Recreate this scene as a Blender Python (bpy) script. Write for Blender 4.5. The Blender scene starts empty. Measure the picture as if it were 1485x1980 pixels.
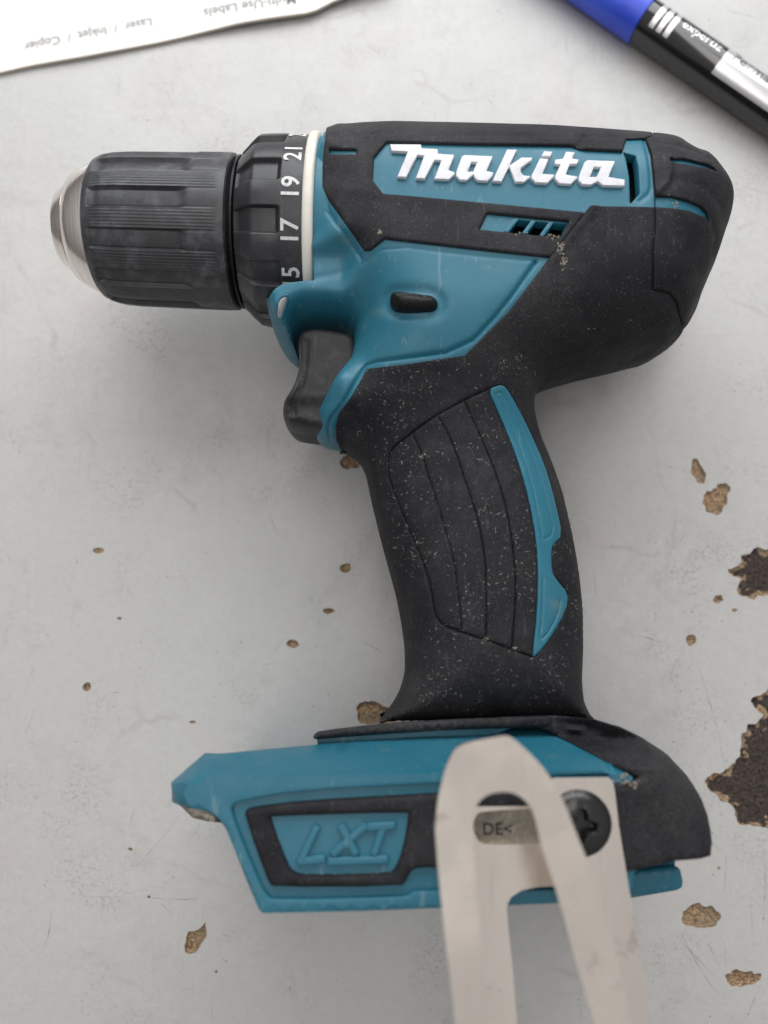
import bpy, math, random
import numpy as np
from mathutils import Vector, Matrix
from mathutils.geometry import delaunay_2d_cdt
from mathutils import noise as mnoise

random.seed(7)
rng = np.random.default_rng(7)
scene = bpy.context.scene
COL = scene.collection
MM = 0.001

# ------------------------------------------------------------------ camera
TILT = math.radians(8.0)
DIST = 238.0                      # mm from lens to table along the axis
FPX = 1500.0                      # focal length in photograph pixels
CX, CY = 742.5, 990.0
CAM = np.array([0.0, -DIST * math.sin(TILT), DIST * math.cos(TILT)])
cam_d = bpy.data.cameras.new('camera')
cam = bpy.data.objects.new('camera', cam_d)
COL.objects.link(cam)
cam.location = Vector(CAM) * MM
cam.rotation_euler = (TILT, 0, 0)
cam_d.sensor_fit = 'VERTICAL'
cam_d.sensor_height = 36.0
cam_d.lens = 36.0 * FPX / 1980.0
cam_d.clip_start = 0.005
cam_d.clip_end = 20.0
cam_d.dof.use_dof = True
cam_d.dof.focus_distance = 0.196
cam_d.dof.aperture_fstop = cam_d.lens / 3.3
scene.camera = cam

# ------------------------------------------------------------------ light
world = bpy.data.worlds.new('World')
scene.world = world
world.use_nodes = True
bg = world.node_tree.nodes['Background']
bg.inputs[0].default_value = (0.98, 0.985, 1.0, 1)
bg.inputs[1].default_value = 1.0
wt = world.node_tree
w_tc = wt.nodes.new('ShaderNodeTexCoord')
w_sp = wt.nodes.new('ShaderNodeSeparateXYZ')
w_rp = wt.nodes.new('ShaderNodeValToRGB')
wt.links.new(w_tc.outputs['Generated'], w_sp.inputs[0])
wt.links.new(w_sp.outputs['Z'], w_rp.inputs[0])
w_rp.color_ramp.elements[0].position = 0.0
w_rp.color_ramp.elements[0].color = (0.17, 0.155, 0.145, 1)       # walls of the room
w_rp.color_ramp.elements[1].position = 0.9
w_rp.color_ramp.elements[1].color = (0.52, 0.52, 0.525, 1)       # pale ceiling
wt.links.new(w_rp.outputs[0], bg.inputs[0])


def area(name, loc, target, size, size_y, power, col):
    d = bpy.data.lights.new(name, 'AREA')
    d.shape = 'RECTANGLE'
    d.size = size
    d.size_y = size_y
    d.energy = power
    d.color = col
    o = bpy.data.objects.new(name, d)
    COL.objects.link(o)
    o.location = loc
    o.rotation_euler = (Vector(target) - Vector(loc)).to_track_quat('-Z', 'Y').to_euler()
    return o


area('window_light', (0.02, 0.46, 0.33), (0, 0.04, 0), 0.66, 0.38, 3.3, (0.965, 0.985, 1.0))
area('ceiling_light', (-0.12, 0.06, 1.05), (0, 0.0, 0), 1.1, 0.16, 2.5, (1.0, 0.965, 0.92))
scene.view_settings.view_transform = 'Standard'
scene.view_settings.look = 'None'
scene.view_settings.exposure = 0.0
scene.view_settings.gamma = 1.0
scene.cycles.max_bounces = 4
scene.cycles.diffuse_bounces = 3
scene.cycles.glossy_bounces = 3
scene.cycles.use_adaptive_sampling = True
scene.cycles.adaptive_threshold = 0.03
scene.cycles.use_denoising = True

# ------------------------------------------------------------------ projection helpers


def unproj(p, z):
    """pixels (N,2) of the photograph -> world xy (mm) on height z (scalar or N)."""
    p = np.asarray(p, float)
    a = (p[:, 0] - CX) / FPX
    b = (CY - p[:, 1]) / FPX
    dx = a
    dy = math.sin(TILT) + b * math.cos(TILT)
    dz = -math.cos(TILT) + b * math.sin(TILT)
    t = (np.asarray(z) - CAM[2]) / dz
    return np.stack([CAM[0] + dx * t, CAM[1] + dy * t], 1)


def dens(P, step, closed=True):
    P = np.asarray(P, float)
    out = []
    n = len(P)
    for i in range(n if closed else n - 1):
        a, b = P[i], P[(i + 1) % n]
        k = max(1, int(math.ceil(np.linalg.norm((b - a)[:2]) / step)))
        for j in range(k):
            out.append(a + (b - a) * j / k)
    if not closed:
        out.append(P[-1])
    return np.array(out)


def smooth_poly(P, it=1, closed=True):
    """Chaikin corner cutting."""
    P = np.asarray(P, float)
    for _ in range(it):
        n = len(P)
        out = []
        if closed:
            for i in range(n):
                a, b = P[i], P[(i + 1) % n]
                out += [a * .75 + b * .25, a * .25 + b * .75]
        else:
            out.append(P[0])
            for i in range(n - 1):
                a, b = P[i], P[i + 1]
                out += [a * .75 + b * .25, a * .25 + b * .75]
            out.append(P[-1])
        P = np.array(out)
    return P


def seg_dist(Q, P, closed=True):
    """distance of points Q to polyline P."""
    Q = np.asarray(Q, float)
    A = P if closed else P[:-1]
    B = np.roll(P, -1, 0) if closed else P[1:]
    res = np.empty(len(Q))
    AB = B - A
    L2 = (AB ** 2).sum(1) + 1e-12
    for s in range(0, len(Q), 4000):
        q = Q[s:s + 4000, None, :]
        t = np.clip(((q - A) * AB).sum(2) / L2, 0, 1)
        d = q - (A + AB * t[:, :, None])
        res[s:s + 4000] = np.sqrt((d ** 2).sum(2).min(1))
    return res


def inside(Q, P):
    Q = np.asarray(Q, float)
    x, y = Q[:, 0], Q[:, 1]
    c = np.zeros(len(Q), bool)
    n = len(P)
    for i in range(n):
        x1, y1 = P[i]
        x2, y2 = P[(i + 1) % n]
        if y1 == y2:
            continue
        m = ((y1 > y) != (y2 > y))
        c ^= m & (x < (x2 - x1) * (y - y1) / (y2 - y1) + x1)
    return c


def sdist(Q, P):
    d = seg_dist(Q, P)
    return np.where(inside(Q, P), d, -d)


def area2(P):
    x, y = P[:, 0], P[:, 1]
    return 0.5 * np.sum(x * np.roll(y, -1) - np.roll(x, -1) * y)


def normals_out(P):
    T = np.roll(P, -1, 0) - np.roll(P, 1, 0)
    N = np.stack([T[:, 1], -T[:, 0]], 1)
    N /= np.linalg.norm(N, axis=1)[:, None] + 1e-9
    if area2(P) < 0:
        N = -N
    for _ in range(3):
        N = N + 0.5 * (np.roll(N, 1, 0) + np.roll(N, -1, 0))
        N /= np.linalg.norm(N, axis=1)[:, None] + 1e-9
    return N


def smoothstep(a, b, x):
    t = np.clip((x - a) / (b - a), 0, 1)
    return t * t * (3 - 2 * t)

# ------------------------------------------------------------------ mesh helpers


def mesh_obj(name, V, F, mat, parent=None, smooth=35, weld=False):
    me = bpy.data.meshes.new(name)
    V = np.asarray(V, float) * MM
    me.from_pydata([tuple(v) for v in V], [], [tuple(f) for f in F])
    me.update()
    if weld:
        import bmesh
        bm = bmesh.new()
        bm.from_mesh(me)
        bmesh.ops.remove_doubles(bm, verts=bm.verts, dist=1e-6)
        bmesh.ops.recalc_face_normals(bm, faces=bm.faces)
        bm.to_mesh(me)
        bm.free()
    if smooth:
        me.polygons.foreach_set('use_smooth', [True] * len(me.polygons))
        me.set_sharp_from_angle(angle=math.radians(smooth))
    if mat:
        me.materials.append(mat)
    o = bpy.data.objects.new(name, me)
    COL.objects.link(o)
    if parent:
        o.parent = parent
    return o


ZM = 36.5


def relief_mesh(outline, holes, Hf, off=0.0, bev=None, clip=None, skirt=3.0, mirror=False,
                step=1.2, feats=(), zfloor=None, shear=0.0, rings=(0.12, 0.35, 0.8, 1.5), zbase=ZM):
    """Triangulated relief over the world outline; z from Hf."""
    outline = np.asarray(outline)
    loops = [outline] + [np.asarray(h) for h in holes]
    pts, edges = [], []
    for lp in loops + ([clip] if clip is not None else []):
        b = len(pts)
        for q in lp:
            pts.append((q[0], q[1]))
        n = len(lp)
        edges += [(b + i, b + (i + 1) % n) for i in range(n)]
    extra = []
    for lp in loops:
        N = normals_out(lp)
        if bev:
            for r in (0.25, 0.6, 1.0):
                extra.append(lp - N * bev[0] * r)
                extra.append(lp + N * bev[0] * r)
    if clip is not None:
        N = normals_out(clip)
        for r in rings:
            extra.append(clip - N * r)
    for f in feats:
        extra.append(f)
    lo, hi = outline.min(0), outline.max(0)
    gx = np.arange(lo[0], hi[0] + step, step)
    gy = np.arange(lo[1], hi[1] + step, step * 0.866)
    G = np.array([(x + (0.5 * step if j % 2 else 0), y) for j, y in enumerate(gy) for x in gx])
    E = np.concatenate(extra + [G]) if extra else G
    ok = inside(E, outline)
    if clip is not None:
        ok &= inside(E, clip)
    for h in holes:
        ok &= ~inside(E, h)
    E = E[ok]
    de = np.full(len(E), 1e9)
    for lp in loops:
        de = np.minimum(de, seg_dist(E, lp))
    if clip is not None:
        de = np.minimum(de, seg_dist(E, clip))
    E = E[de > 0.05]
    # thin near duplicates
    key = np.round(E / 0.14).astype(int)
    _, idx = np.unique(key, axis=0, return_index=True)
    E = E[idx]
    pts += [(q[0], q[1]) for q in E]
    res = delaunay_2d_cdt([Vector(p) for p in pts], edges, [], 0, 1e-4)
    V2 = np.array([(v.x, v.y) for v in res[0]])
    F = np.array([f for f in res[2] if len(f) == 3])
    cen = V2[F].mean(1)
    ok = inside(cen, outline)
    if clip is not None:
        ok &= inside(cen, clip)
    for h in holes:
        ok &= ~inside(cen, h)
    F = F[ok]
    used = np.unique(F)
    rm = -np.ones(len(V2), int)
    rm[used] = np.arange(len(used))
    V2 = V2[used]
    F = rm[F]
    z = Hf(V2) + off
    if bev:
        e = np.full(len(V2), 1e9)
        for lp in loops:
            e = np.minimum(e, seg_dist(V2, lp))
        t = np.clip(1 - e / bev[0], 0, 1)
        z = z - bev[1] * (1 - np.sqrt(np.clip(1 - t * t, 0, 1)))
    if clip is not None or mirror:
        z = np.maximum(z, zbase)
    V = np.column_stack([V2, z])
    # orientation up
    a, b, c = V2[F[:, 0]], V2[F[:, 1]], V2[F[:, 2]]
    cr = (b[:, 0] - a[:, 0]) * (c[:, 1] - a[:, 1]) - (b[:, 1] - a[:, 1]) * (c[:, 0] - a[:, 0])
    F[cr < 0] = F[cr < 0][:, ::-1]
    # boundary edges
    cnt = {}
    for f in F:
        for i in range(3):
            cnt[(f[i], f[(i + 1) % 3])] = 1
    bnd = [(i, j) for (i, j) in cnt if (j, i) not in cnt]
    bv = sorted(set([i for e in bnd for i in e]))
    low = {v: len(V) + k for k, v in enumerate(bv)}
    zb = np.array([V[v] for v in bv]) if bv else np.zeros((0, 3))
    if len(zb):
        if zfloor is not None:
            zt = zb[:, 2].copy()
            zb[:, 2] = np.minimum(zfloor, zb[:, 2] - 0.01)
            zb[:, 1] -= (zt - zb[:, 2]) * shear
        else:
            zb[:, 2] = np.maximum(zb[:, 2] - skirt, np.minimum(zbase, zb[:, 2]))
    faces = [tuple(f) for f in F]
    faces += [(j, i, low[i], low[j]) for i, j in bnd]
    V = np.concatenate([V, zb])
    if mirror:
        Vm = V.copy()
        Vm[:, 2] = 2 * zbase - Vm[:, 2]
        n = len(V)
        faces += [tuple(n + i for i in f[::-1]) for f in faces]
        V = np.concatenate([V, Vm])
    return V, faces


def relief(name, mat, parent, outline, holes=(), Hf=None, smooth=35, **kw):
    V, F = relief_mesh(outline, holes, Hf, **kw)
    return mesh_obj(name, V, F, mat, parent, smooth)


def flat(z):
    return lambda Q: np.full(len(Q), float(z))


def march(p, Hf, z0=None, z1=None, n=70):
    """pixels -> world xy where their rays first meet the surface Hf."""
    z0 = ZM + 42 if z0 is None else z0
    z1 = ZM if z1 is None else z1
    p = np.asarray(p, float)
    N = len(p)
    zs = np.linspace(z0, z1, n)
    XY = np.concatenate([unproj(p, z) for z in zs])
    Hh = Hf(XY).reshape(n, N)
    hit = Hh >= zs[:, None]
    first = hit.argmax(0)
    miss = ~hit.any(0)
    zhi = zs[np.maximum(first - 1, 0)]
    zlo = zs[first]
    for _ in range(9):
        zmid = (zhi + zlo) / 2
        h = Hf(unproj(p, zmid)) >= zmid
        zlo = np.where(h, zmid, zlo)
        zhi = np.where(h, zhi, zmid)
    z = np.where(miss, ZM, (zhi + zlo) / 2)
    return unproj(p, z)

# ------------------------------------------------------------------ materials


class NT:
    def __init__(s, name, base=(0.5, 0.5, 0.5), rough=0.5, metal=0.0, spec=0.5, coat=0.0):
        s.m = bpy.data.materials.new(name)
        s.m.use_nodes = True
        s.t = s.m.node_tree
        s.b = s.t.nodes['Principled BSDF']
        s.b.inputs['Base Color'].default_value = (*base, 1)
        s.b.inputs['Roughness'].default_value = rough
        s.b.inputs['Metallic'].default_value = metal
        s.b.inputs['Specular IOR Level'].default_value = spec
        s.b.inputs['Coat Weight'].default_value = coat
        s.co = s.t.nodes.new('ShaderNodeTexCoord').outputs['Object']

    def n(s, typ, **kw):
        nd = s.t.nodes.new(typ)
        for k, v in kw.items():
            if k in nd.inputs:
                if hasattr(v, 'links') or isinstance(v, bpy.types.NodeSocket):
                    s.t.links.new(v, nd.inputs[k])
                else:
                    nd.inputs[k].default_value = v
            else:
                setattr(nd, k, v)
        return nd

    def link(s, a, b):
        s.t.links.new(a, b)

    def scaled(s, sx, sy, sz, rot=0.0):
        m = s.t.nodes.new('ShaderNodeMapping')
        m.inputs['Scale'].default_value = (sx, sy, sz)
        m.inputs['Rotation'].default_value = (0, 0, rot)
        s.link(s.co, m.inputs['Vector'])
        return m.outputs[0]

    def noise(s, scale, detail=4, rough=0.55, vec=None):
        nd = s.n('ShaderNodeTexNoise', Scale=scale, Detail=detail, Roughness=rough)
        s.link(vec or s.co, nd.inputs['Vector'])
        return nd.outputs['Fac']

    def ramp(s, fac, stops):
        r = s.t.nodes.new('ShaderNodeValToRGB')
        e = r.color_ramp.elements
        while len(e) < len(stops):
            e.new(0.5)
        for i, (p, c) in enumerate(stops):
            e[i].position = p
            e[i].color = (c, c, c, 1) if isinstance(c, (int, float)) else (*c, 1)
        s.link(fac, r.inputs[0])
        return r.outputs[0]

    def mix(s, fac, a, b, mode='MIX'):
        m = s.t.nodes.new('ShaderNodeMix')
        m.data_type = 'RGBA'
        m.blend_type = mode
        for sock, v in ((m.inputs[0], fac), (m.inputs[6], a), (m.inputs[7], b)):
            if isinstance(v, bpy.types.NodeSocket):
                s.link(v, sock)
            elif isinstance(v, (int, float)):
                sock.default_value = v
            else:
                sock.default_value = (*v, 1)
        return m.outputs[2]

    def mul(s, a, b):
        m = s.n('ShaderNodeMath', operation='MULTIPLY')
        for i, v in enumerate((a, b)):
            if isinstance(v, bpy.types.NodeSocket):
                s.link(v, m.inputs[i])
            else:
                m.inputs[i].default_value = v
        return m.outputs[0]

    def col(s, c):
        s.link(c, s.b.inputs['Base Color'])

    def rough(s, r):
        s.link(r, s.b.inputs['Roughness'])

    def bump(s, h, dist, strength=1.0, prev=None):
        bnode = s.t.nodes.new('ShaderNodeBump')
        bnode.inputs['Distance'].default_value = dist
        bnode.inputs['Strength'].default_value = strength
        s.link(h, bnode.inputs['Height'])
        if prev is not None:
            s.link(prev, bnode.inputs['Normal'])
        s.link(bnode.outputs[0], s.b.inputs['Normal'])
        return bnode.outputs[0]


def specks(mt, scale, lo, hi, vec=None):
    v = mt.t.nodes.new('ShaderNodeTexVoronoi')
    v.inputs['Scale'].default_value = scale
    mt.link(vec or mt.co, v.inputs['Vector'])
    return mt.ramp(v.outputs['Distance'], [(0.0, 1.0), (lo, 1.0), (hi, 0.0)])


def mat_rubber(name, base, rough=0.62, wear=0.5, fleck=1.0, grain=0.00006, gscale=2600, spec=0.22):
    m = NT(name, base, rough, spec=spec)
    n1 = m.ramp(m.noise(45, 5, 0.6), [(0.42, 0.0), (0.72, 1.0)])
    n2 = m.ramp(m.noise(260, 4, 0.6), [(0.45, 0.0), (0.75, 1.0)])
    w = m.mul(m.mul(n1, n2), wear)
    grey = tuple(min(1, b * 3.2 + 0.026) for b in base)
    c = m.mix(w, base, grey)
    sp = specks(m, 1500, 0.10, 0.20)
    gate = m.ramp(m.noise(900, 2), [(0.52, 0.0), (0.62, 1.0)])
    c = m.mix(m.mul(m.mul(sp, gate), fleck), c, (0.20, 0.195, 0.19))
    film = m.mul(m.ramp(m.noise(28, 4, 0.6), [(0.35, 0.0), (0.75, 1.0)]), m.ramp(m.noise(1600, 2, 0.7), [(0.35, 0.25), (0.65, 1.0)]))
    c = m.mix(m.mul(film, 0.62 * fleck), c, (0.075, 0.073, 0.074))
    # fine scuffs
    sc = m.ramp(m.noise(900, 3, 0.6, m.scaled(1, 0.14, 1, 0.7)), [(0.63, 0.0), (0.72, 1.0)])
    c = m.mix(m.mul(sc, 0.16), c, (0.16, 0.16, 0.165))
    m.col(c)
    m.rough(m.ramp(m.noise(120, 4), [(0.3, rough - 0.08), (0.7, rough + 0.12)]))
    m.bump(m.noise(gscale, 3, 0.7), grain, 0.8)
    return m.m


def mat_teal(name='teal_plastic', k=1.0, w=1.0):
    base = (0.019 * k, 0.148 * k, 0.218 * k)
    m = NT(name, base, 0.42, spec=0.45)
    n1 = m.ramp(m.noise(55, 5, 0.6), [(0.40, 0.0), (0.75, 1.0)])
    c = m.mix(m.mul(n1, 0.22), base, (0.075, 0.20, 0.25))
    grime = m.ramp(m.noise(75, 6, 0.65, m.scaled(1, 1.5, 1)), [(0.60, 0.0), (0.72, 1.0)])
    c = m.mix(m.mul(grime, 0.38 * w), c, (0.16, 0.20, 0.17))
    sc = m.ramp(m.noise(420, 3, 0.6, m.scaled(1, 0.18, 1, -0.8)), [(0.64, 0.0), (0.70, 1.0)])
    c = m.mix(m.mul(sc, 0.24 * w), c, (0.28, 0.38, 0.43))
    sp = specks(m, 420, 0.035, 0.06)
    c = m.mix(m.mul(sp, 0.55), c, (0.4, 0.5, 0.52))
    m.col(c)
    m.rough(m.ramp(m.noise(200, 4), [(0.3, 0.34), (0.7, 0.52)]))
    m.bump(m.noise(1500, 3, 0.6), 0.00003, 0.7)
    return m.m


M = {}
M['rubber'] = mat_rubber('black_rubber_overmould', (0.0115, 0.0115, 0.0148))
M['grip'] = mat_rubber('dusty_grip_rubber', (0.0115, 0.0115, 0.0148), 0.66, 0.55, 1.0)
M['chuckblack'] = mat_rubber('scuffed_black_plastic', (0.028, 0.029, 0.034), 0.38, 1.5, 0.5, 0.00004, 1800, 0.55)
M['clutch'] = mat_rubber('black_ring_plastic', (0.020, 0.0205, 0.025), 0.36, 0.9, 0.4, 0.00003, 1800, 0.5)
M['trigger'] = mat_rubber('grey_black_trigger_plastic', (0.03, 0.028, 0.030), 0.44, 0.8, 0.4, 0.00004, 2000)
M['teal'] = mat_teal()
M['tealworn'] = mat_teal('scuffed_teal_plastic', 1.0, 2.2)
M['dark'] = NT('dark_interior_plastic', (0.006, 0.006, 0.007), 0.7).m
M['gloss'] = mat_rubber('glossy_black_plastic', (0.008, 0.008, 0.009), 0.30, 0.25, 0.2, 0.00001, 900)

m = NT('moulded_white_lettering', (0.78, 0.78, 0.80), 0.42)
m.col(m.mix(m.mul(m.ramp(m.noise(160, 5, 0.65), [(0.48, 0.0), (0.72, 1.0)]), 0.6), (0.74, 0.745, 0.78), (0.50, 0.49, 0.49)))
M['white'] = m.m
m = NT('cream_plastic_ring', (0.66, 0.62, 0.54), 0.4)
m.col(m.mix(m.mul(m.ramp(m.noise(60, 5), [(0.5, 0.0), (0.7, 1.0)]), 0.6), (0.78, 0.75, 0.68), (0.50, 0.42, 0.30)))
M['cream'] = m.m
m = NT('painted_numerals', (0.62, 0.63, 0.62), 0.5)
m.col(m.mix(m.ramp(m.noise(900, 3), [(0.55, 0.0), (0.7, 0.6)]), (0.66, 0.67, 0.66), (0.25, 0.25, 0.25)))
M['numeral'] = m.m

m = NT('turned_steel', (0.62, 0.58, 0.55), 0.28, metal=1.0)
m.rough(m.ramp(m.noise(700, 3, 0.6, m.scaled(8, 0.4, 0.4)), [(0.3, 0.10), (0.7, 0.24)]))
m.col(m.mix(m.ramp(m.noise(300, 4, 0.6, m.scaled(10, 0.3, 0.3)), [(0.3, 0.0), (0.7, 1.0)]), (0.95, 0.91, 0.88), (0.72, 0.65, 0.61)))
M['steel'] = m.m
m = NT('nickel_plated_steel', (0.62, 0.53, 0.46), 0.36, metal=1.0)
st = m.ramp(m.noise(28, 5, 0.6), [(0.5, 0.0), (0.75, 1.0)])
sm = m.ramp(m.noise(110, 6, 0.7), [(0.60, 0.0), (0.72, 1.0)])
sc = m.ramp(m.noise(900, 3, 0.6, m.scaled(1.0, 0.06, 1, 0.25)), [(0.60, 0.0), (0.70, 1.0)])
c = m.mix(m.mul(st, 0.35), (0.88, 0.79, 0.71), (0.74, 0.655, 0.58))
c = m.mix(m.mul(sm, 0.65), c, (0.34, 0.29, 0.25))
ed_ = m.ramp(m.noise(22, 3, 0.5, m.scaled(1.6, 0.5, 1)), [(0.42, 0.0), (0.66, 1.0)])
c = m.mix(m.mul(ed_, 0.30), c, (0.56, 0.50, 0.45))
c = m.mix(m.mul(sc, 0.22), c, (0.55, 0.48, 0.42))
m.col(c)
m.rough(m.ramp(m.noise(60, 5, 0.6), [(0.3, 0.17), (0.75, 0.36)]))
m.bump(m.noise(34, 2, 0.4, m.scaled(1.5, 0.6, 1)), 0.0016, 0.35)
M['nickel'] = m.m
m = NT('dull_embossed_metal', (0.20, 0.18, 0.145), 0.45, metal=1.0)
m.col(m.mix(m.noise(500, 4), (0.13, 0.12, 0.10), (0.34, 0.31, 0.26)))
m.bump(m.noise(700, 3, 0.7), 0.00025, 0.9)
M['dullmetal'] = m.m
M['lens'] = NT('clear_grey_lens', (0.30, 0.30, 0.31), 0.15, coat=0.6).m
M['dust'] = NT('wood_dust', (0.40, 0.385, 0.36), 0.8).m
M['dirt'] = NT('packed_pale_dirt', (0.33, 0.29, 0.225), 0.9).m

# ------------------------------------------------------------------ properties


def tag(o, label=None, cat=None, kind=None, group=None):
    if label:
        o['label'] = label
    if cat:
        o['category'] = cat
    if kind:
        o['kind'] = kind
    if group:
        o['group'] = group
    return o


# ================================================================== the drill
drill = bpy.data.objects.new('cordless_drill', None)
COL.objects.link(drill)
drill.location = (0, 0, 0)
drill.empty_display_size = 0.02
tag(drill, 'used teal and black cordless drill without battery lying on the grey table', 'power drill')

# ---- silhouette of head and handle: px, py, is_black, shrink factor
SIL = [
    (560, 262, 0, 1), (622, 258, 0, 1), (641, 244, 1, 1), (700, 238, 1, 1), (760, 235, 1, 1), (900, 238, 1, 1), (1050, 242, 1, 1),
    (1130, 247, 1, 1), (1200, 252, 1, 1), (1262, 257, 1, 1), (1310, 266, 1, 1), (1342, 285, 1, 1), (1366, 303, 1, 1),
    (1387, 332, 1, 1), (1401, 366, 1, 1), (1408, 402, 1, 1), (1406, 435, 1, 1), (1392, 475, 1, 1), (1372, 530, 1, 1),
    (1350, 580, 1, 1), (1328, 630, 1, 1), (1300, 668, 1, .8), (1262, 694, 1, .6), (1200, 712, 1, .5), (1130, 727, 1, .4),
    (1075, 741, 1, .3), (1044, 752, 1, .2), (1030, 768, 1, .3), (1032, 800, 1, .6), (1045, 840, 1, 1), (1070, 900, 1, 1),
    (1090, 960, 1, 1), (1108, 1040, 1, 1), (1120, 1110, 1, 1), (1127, 1180, 1, 1), (1128, 1250, 1, 1), (1125, 1310, 1, 1),
    (1127, 1350, 1, 1), (1138, 1378, 1, .6), (1144, 1393, 1, .3),
    (718, 1393, 1, .3), (735, 1386, 1, .3), (754, 1368, 1, .5), (772, 1338, 1, 1), (783, 1300, 1, 1), (782, 1250, 1, 1), (775, 1200, 1, 1),
    (765, 1150, 1, 1), (750, 1095, 1, 1), (735, 1040, 1, 1), (718, 970, 1, 1), (708, 920, 1, 1), (697, 897, 1, .8),
    (682, 884, 1, .4), (664, 872, 1, .2), (645, 868, 0, .12), (626, 862, 0, .12), (612, 850, 0, .12), (608, 832, 0, .12), (612, 810, 0, .12),
    (632, 782, 0, .15), (655, 750, 0, .15), (673, 722, 0, .15), (681, 690, 0, .15), (682, 662, 0, .15), (677, 654, 0, .15),
    (660, 650, 0, .15), (640, 648, 0, .15), (605, 648, 0, .15), (590, 653, 0, .15), (581, 664, 0, .15), (577, 692, 0, .1), (566, 689, 0, .1),
    (555, 681, 0, .12), (541, 667, 0, .12), (531, 646, 0, .12), (525, 622, 0, .12), (520, 595, 0, .12), (522, 574, 0, .12),
    (532, 558, 0, .12), (550, 549, 0, .15), (560, 546, 0, .15),
]


def nose_w(Q):
    return smoothstep(-2, -11, Q[:, 0]) * smoothstep(60, 54, Q[:, 1]) * smoothstep(15, 25, Q[:, 1])


def amp(Q):
    a = 18.5 + (28.0 - 18.5) * smoothstep(8, 44, Q[:, 1])
    a = a - 1.5 * smoothstep(2, -14, Q[:, 0]) * smoothstep(20, 45, Q[:, 1])
    n = nose_w(Q)
    return a * (1 - n) + 20.5 * n


def rad(Q):
    r = 16.5 + 5.0 * smoothstep(8, 44, Q[:, 1])
    n = nose_w(Q)
    return r * (1 - n) + 3.6 * n


def prof(t, n=2.3):
    t = np.clip(t, 0, 1)
    return (1 - (1 - t) ** n) ** (1 / n)


sil = np.array(SIL, float)
S0 = unproj(sil[:, :2], ZM)
D = dens(np.column_stack([S0, sil[:, 2:]]), 2.0)
S0, bflag, gfac = D[:, :2], D[:, 2], D[:, 3]
N0 = normals_out(S0)
slant = (S0 - CAM[:2]) / (CAM[2] - ZM)
tn = np.abs((slant * N0).sum(1))
A0, R0 = amp(S0), rad(S0)
ds = np.linspace(0, 16, 60)
dl = np.max(-ds[None, :] + A0[:, None] * prof(ds[None, :] / R0[:, None]) * tn[:, None], axis=1)
dl = np.clip(dl, 0, None) * gfac
for _ in range(2):
    dl = 0.25 * np.roll(dl, 1) + 0.5 * dl + 0.25 * np.roll(dl, -1)
KB = 0.9
S_BODY = S0 - N0 * (dl + KB * bflag)[:, None]
S_BODY = 0.15 * np.roll(S_BODY, 1, 0) + 0.7 * S_BODY + 0.15 * np.roll(S_BODY, -1, 0)


GS = 0.5
G0 = S_BODY.min(0) - 12
GN = np.ceil((S_BODY.max(0) + 12 - G0) / GS).astype(int) + 1
_gx, _gy = np.meshgrid(np.arange(GN[0]) * GS + G0[0], np.arange(GN[1]) * GS + G0[1], indexing='ij')
SDF = sdist(np.column_stack([_gx.ravel(), _gy.ravel()]), S_BODY).reshape(GN)


def body_sd(Q):
    u = (np.asarray(Q, float) - G0) / GS
    u = np.clip(u, 0, np.array(GN) - 1.001)
    i = u.astype(int)
    f = u - i
    a, b = SDF[i[:, 0], i[:, 1]], SDF[i[:, 0] + 1, i[:, 1]]
    c_, d_ = SDF[i[:, 0], i[:, 1] + 1], SDF[i[:, 0] + 1, i[:, 1] + 1]
    return (a * (1 - f[:, 0]) + b * f[:, 0]) * (1 - f[:, 1]) + (c_ * (1 - f[:, 0]) + d_ * f[:, 0]) * f[:, 1]


def body_H(k=0.0):
    def H(Q):
        d = body_sd(Q) + k
        h = ZM + (amp(Q) + k) * prof(d / (rad(Q) + k))
        return np.where(d > 0, h, ZM - 60)
    return H


def body_clip(k):
    if k == 0:
        return S_BODY
    P = S_BODY + normals_out(S_BODY) * k
    return P


H0 = body_H(0.0)
HB = body_H(KB)


def on0(p, step=6, sm=0, closed=True):
    p = smooth_poly(p, sm, closed) if sm else p
    return march(dens(p, step, closed), H0)


def onB(p, step=6, sm=0, closed=True):
    p = smooth_poly(p, sm, closed) if sm else p
    return march(dens(p, step, closed), HB)


def grooved(Hf, curves):
    """curves: list of (polyline world, width, depth)"""
    def H(Q):
        h = Hf(Q)
        for P, w, dp in curves:
            lo, hi = P.min(0) - 4 * w, P.max(0) + 4 * w
            m = ((Q > lo) & (Q < hi)).all(1)
            if m.any():
                d = seg_dist(Q[m], P, False)
                h[m] -= dp * np.exp(-(d / w) ** 2)
        return h
    return H


def feat_pts(curves):
    out = []
    for P, w, dp in curves:
        D_ = dens(P, 0.5, False)
        T = np.gradient(D_, axis=0)
        N = np.stack([T[:, 1], -T[:, 0]], 1)
        N /= np.linalg.norm(N, axis=1)[:, None] + 1e-9
        for k in (0, -.6, .6, -1.2, 1.2, -2.2, 2.2):
            out.append(D_ + N * w * k)
    return out


# ---- inner dark core
relief('motor_core', M['dark'], drill,
       S_BODY - normals_out(S_BODY) * 2.5, [np.array([(-60, 20), (-13.5, 20), (-13.5, 120), (-60, 120)], float), np.array([(-90, -90), (120, -90), (120, -50), (-90, -50)], float)], Hf=lambda Q: H0(Q) - 7.0 * smoothstep(0, 12, body_sd(Q)) - 1.2, mirror=True, step=3, skirt=0.5)

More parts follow.
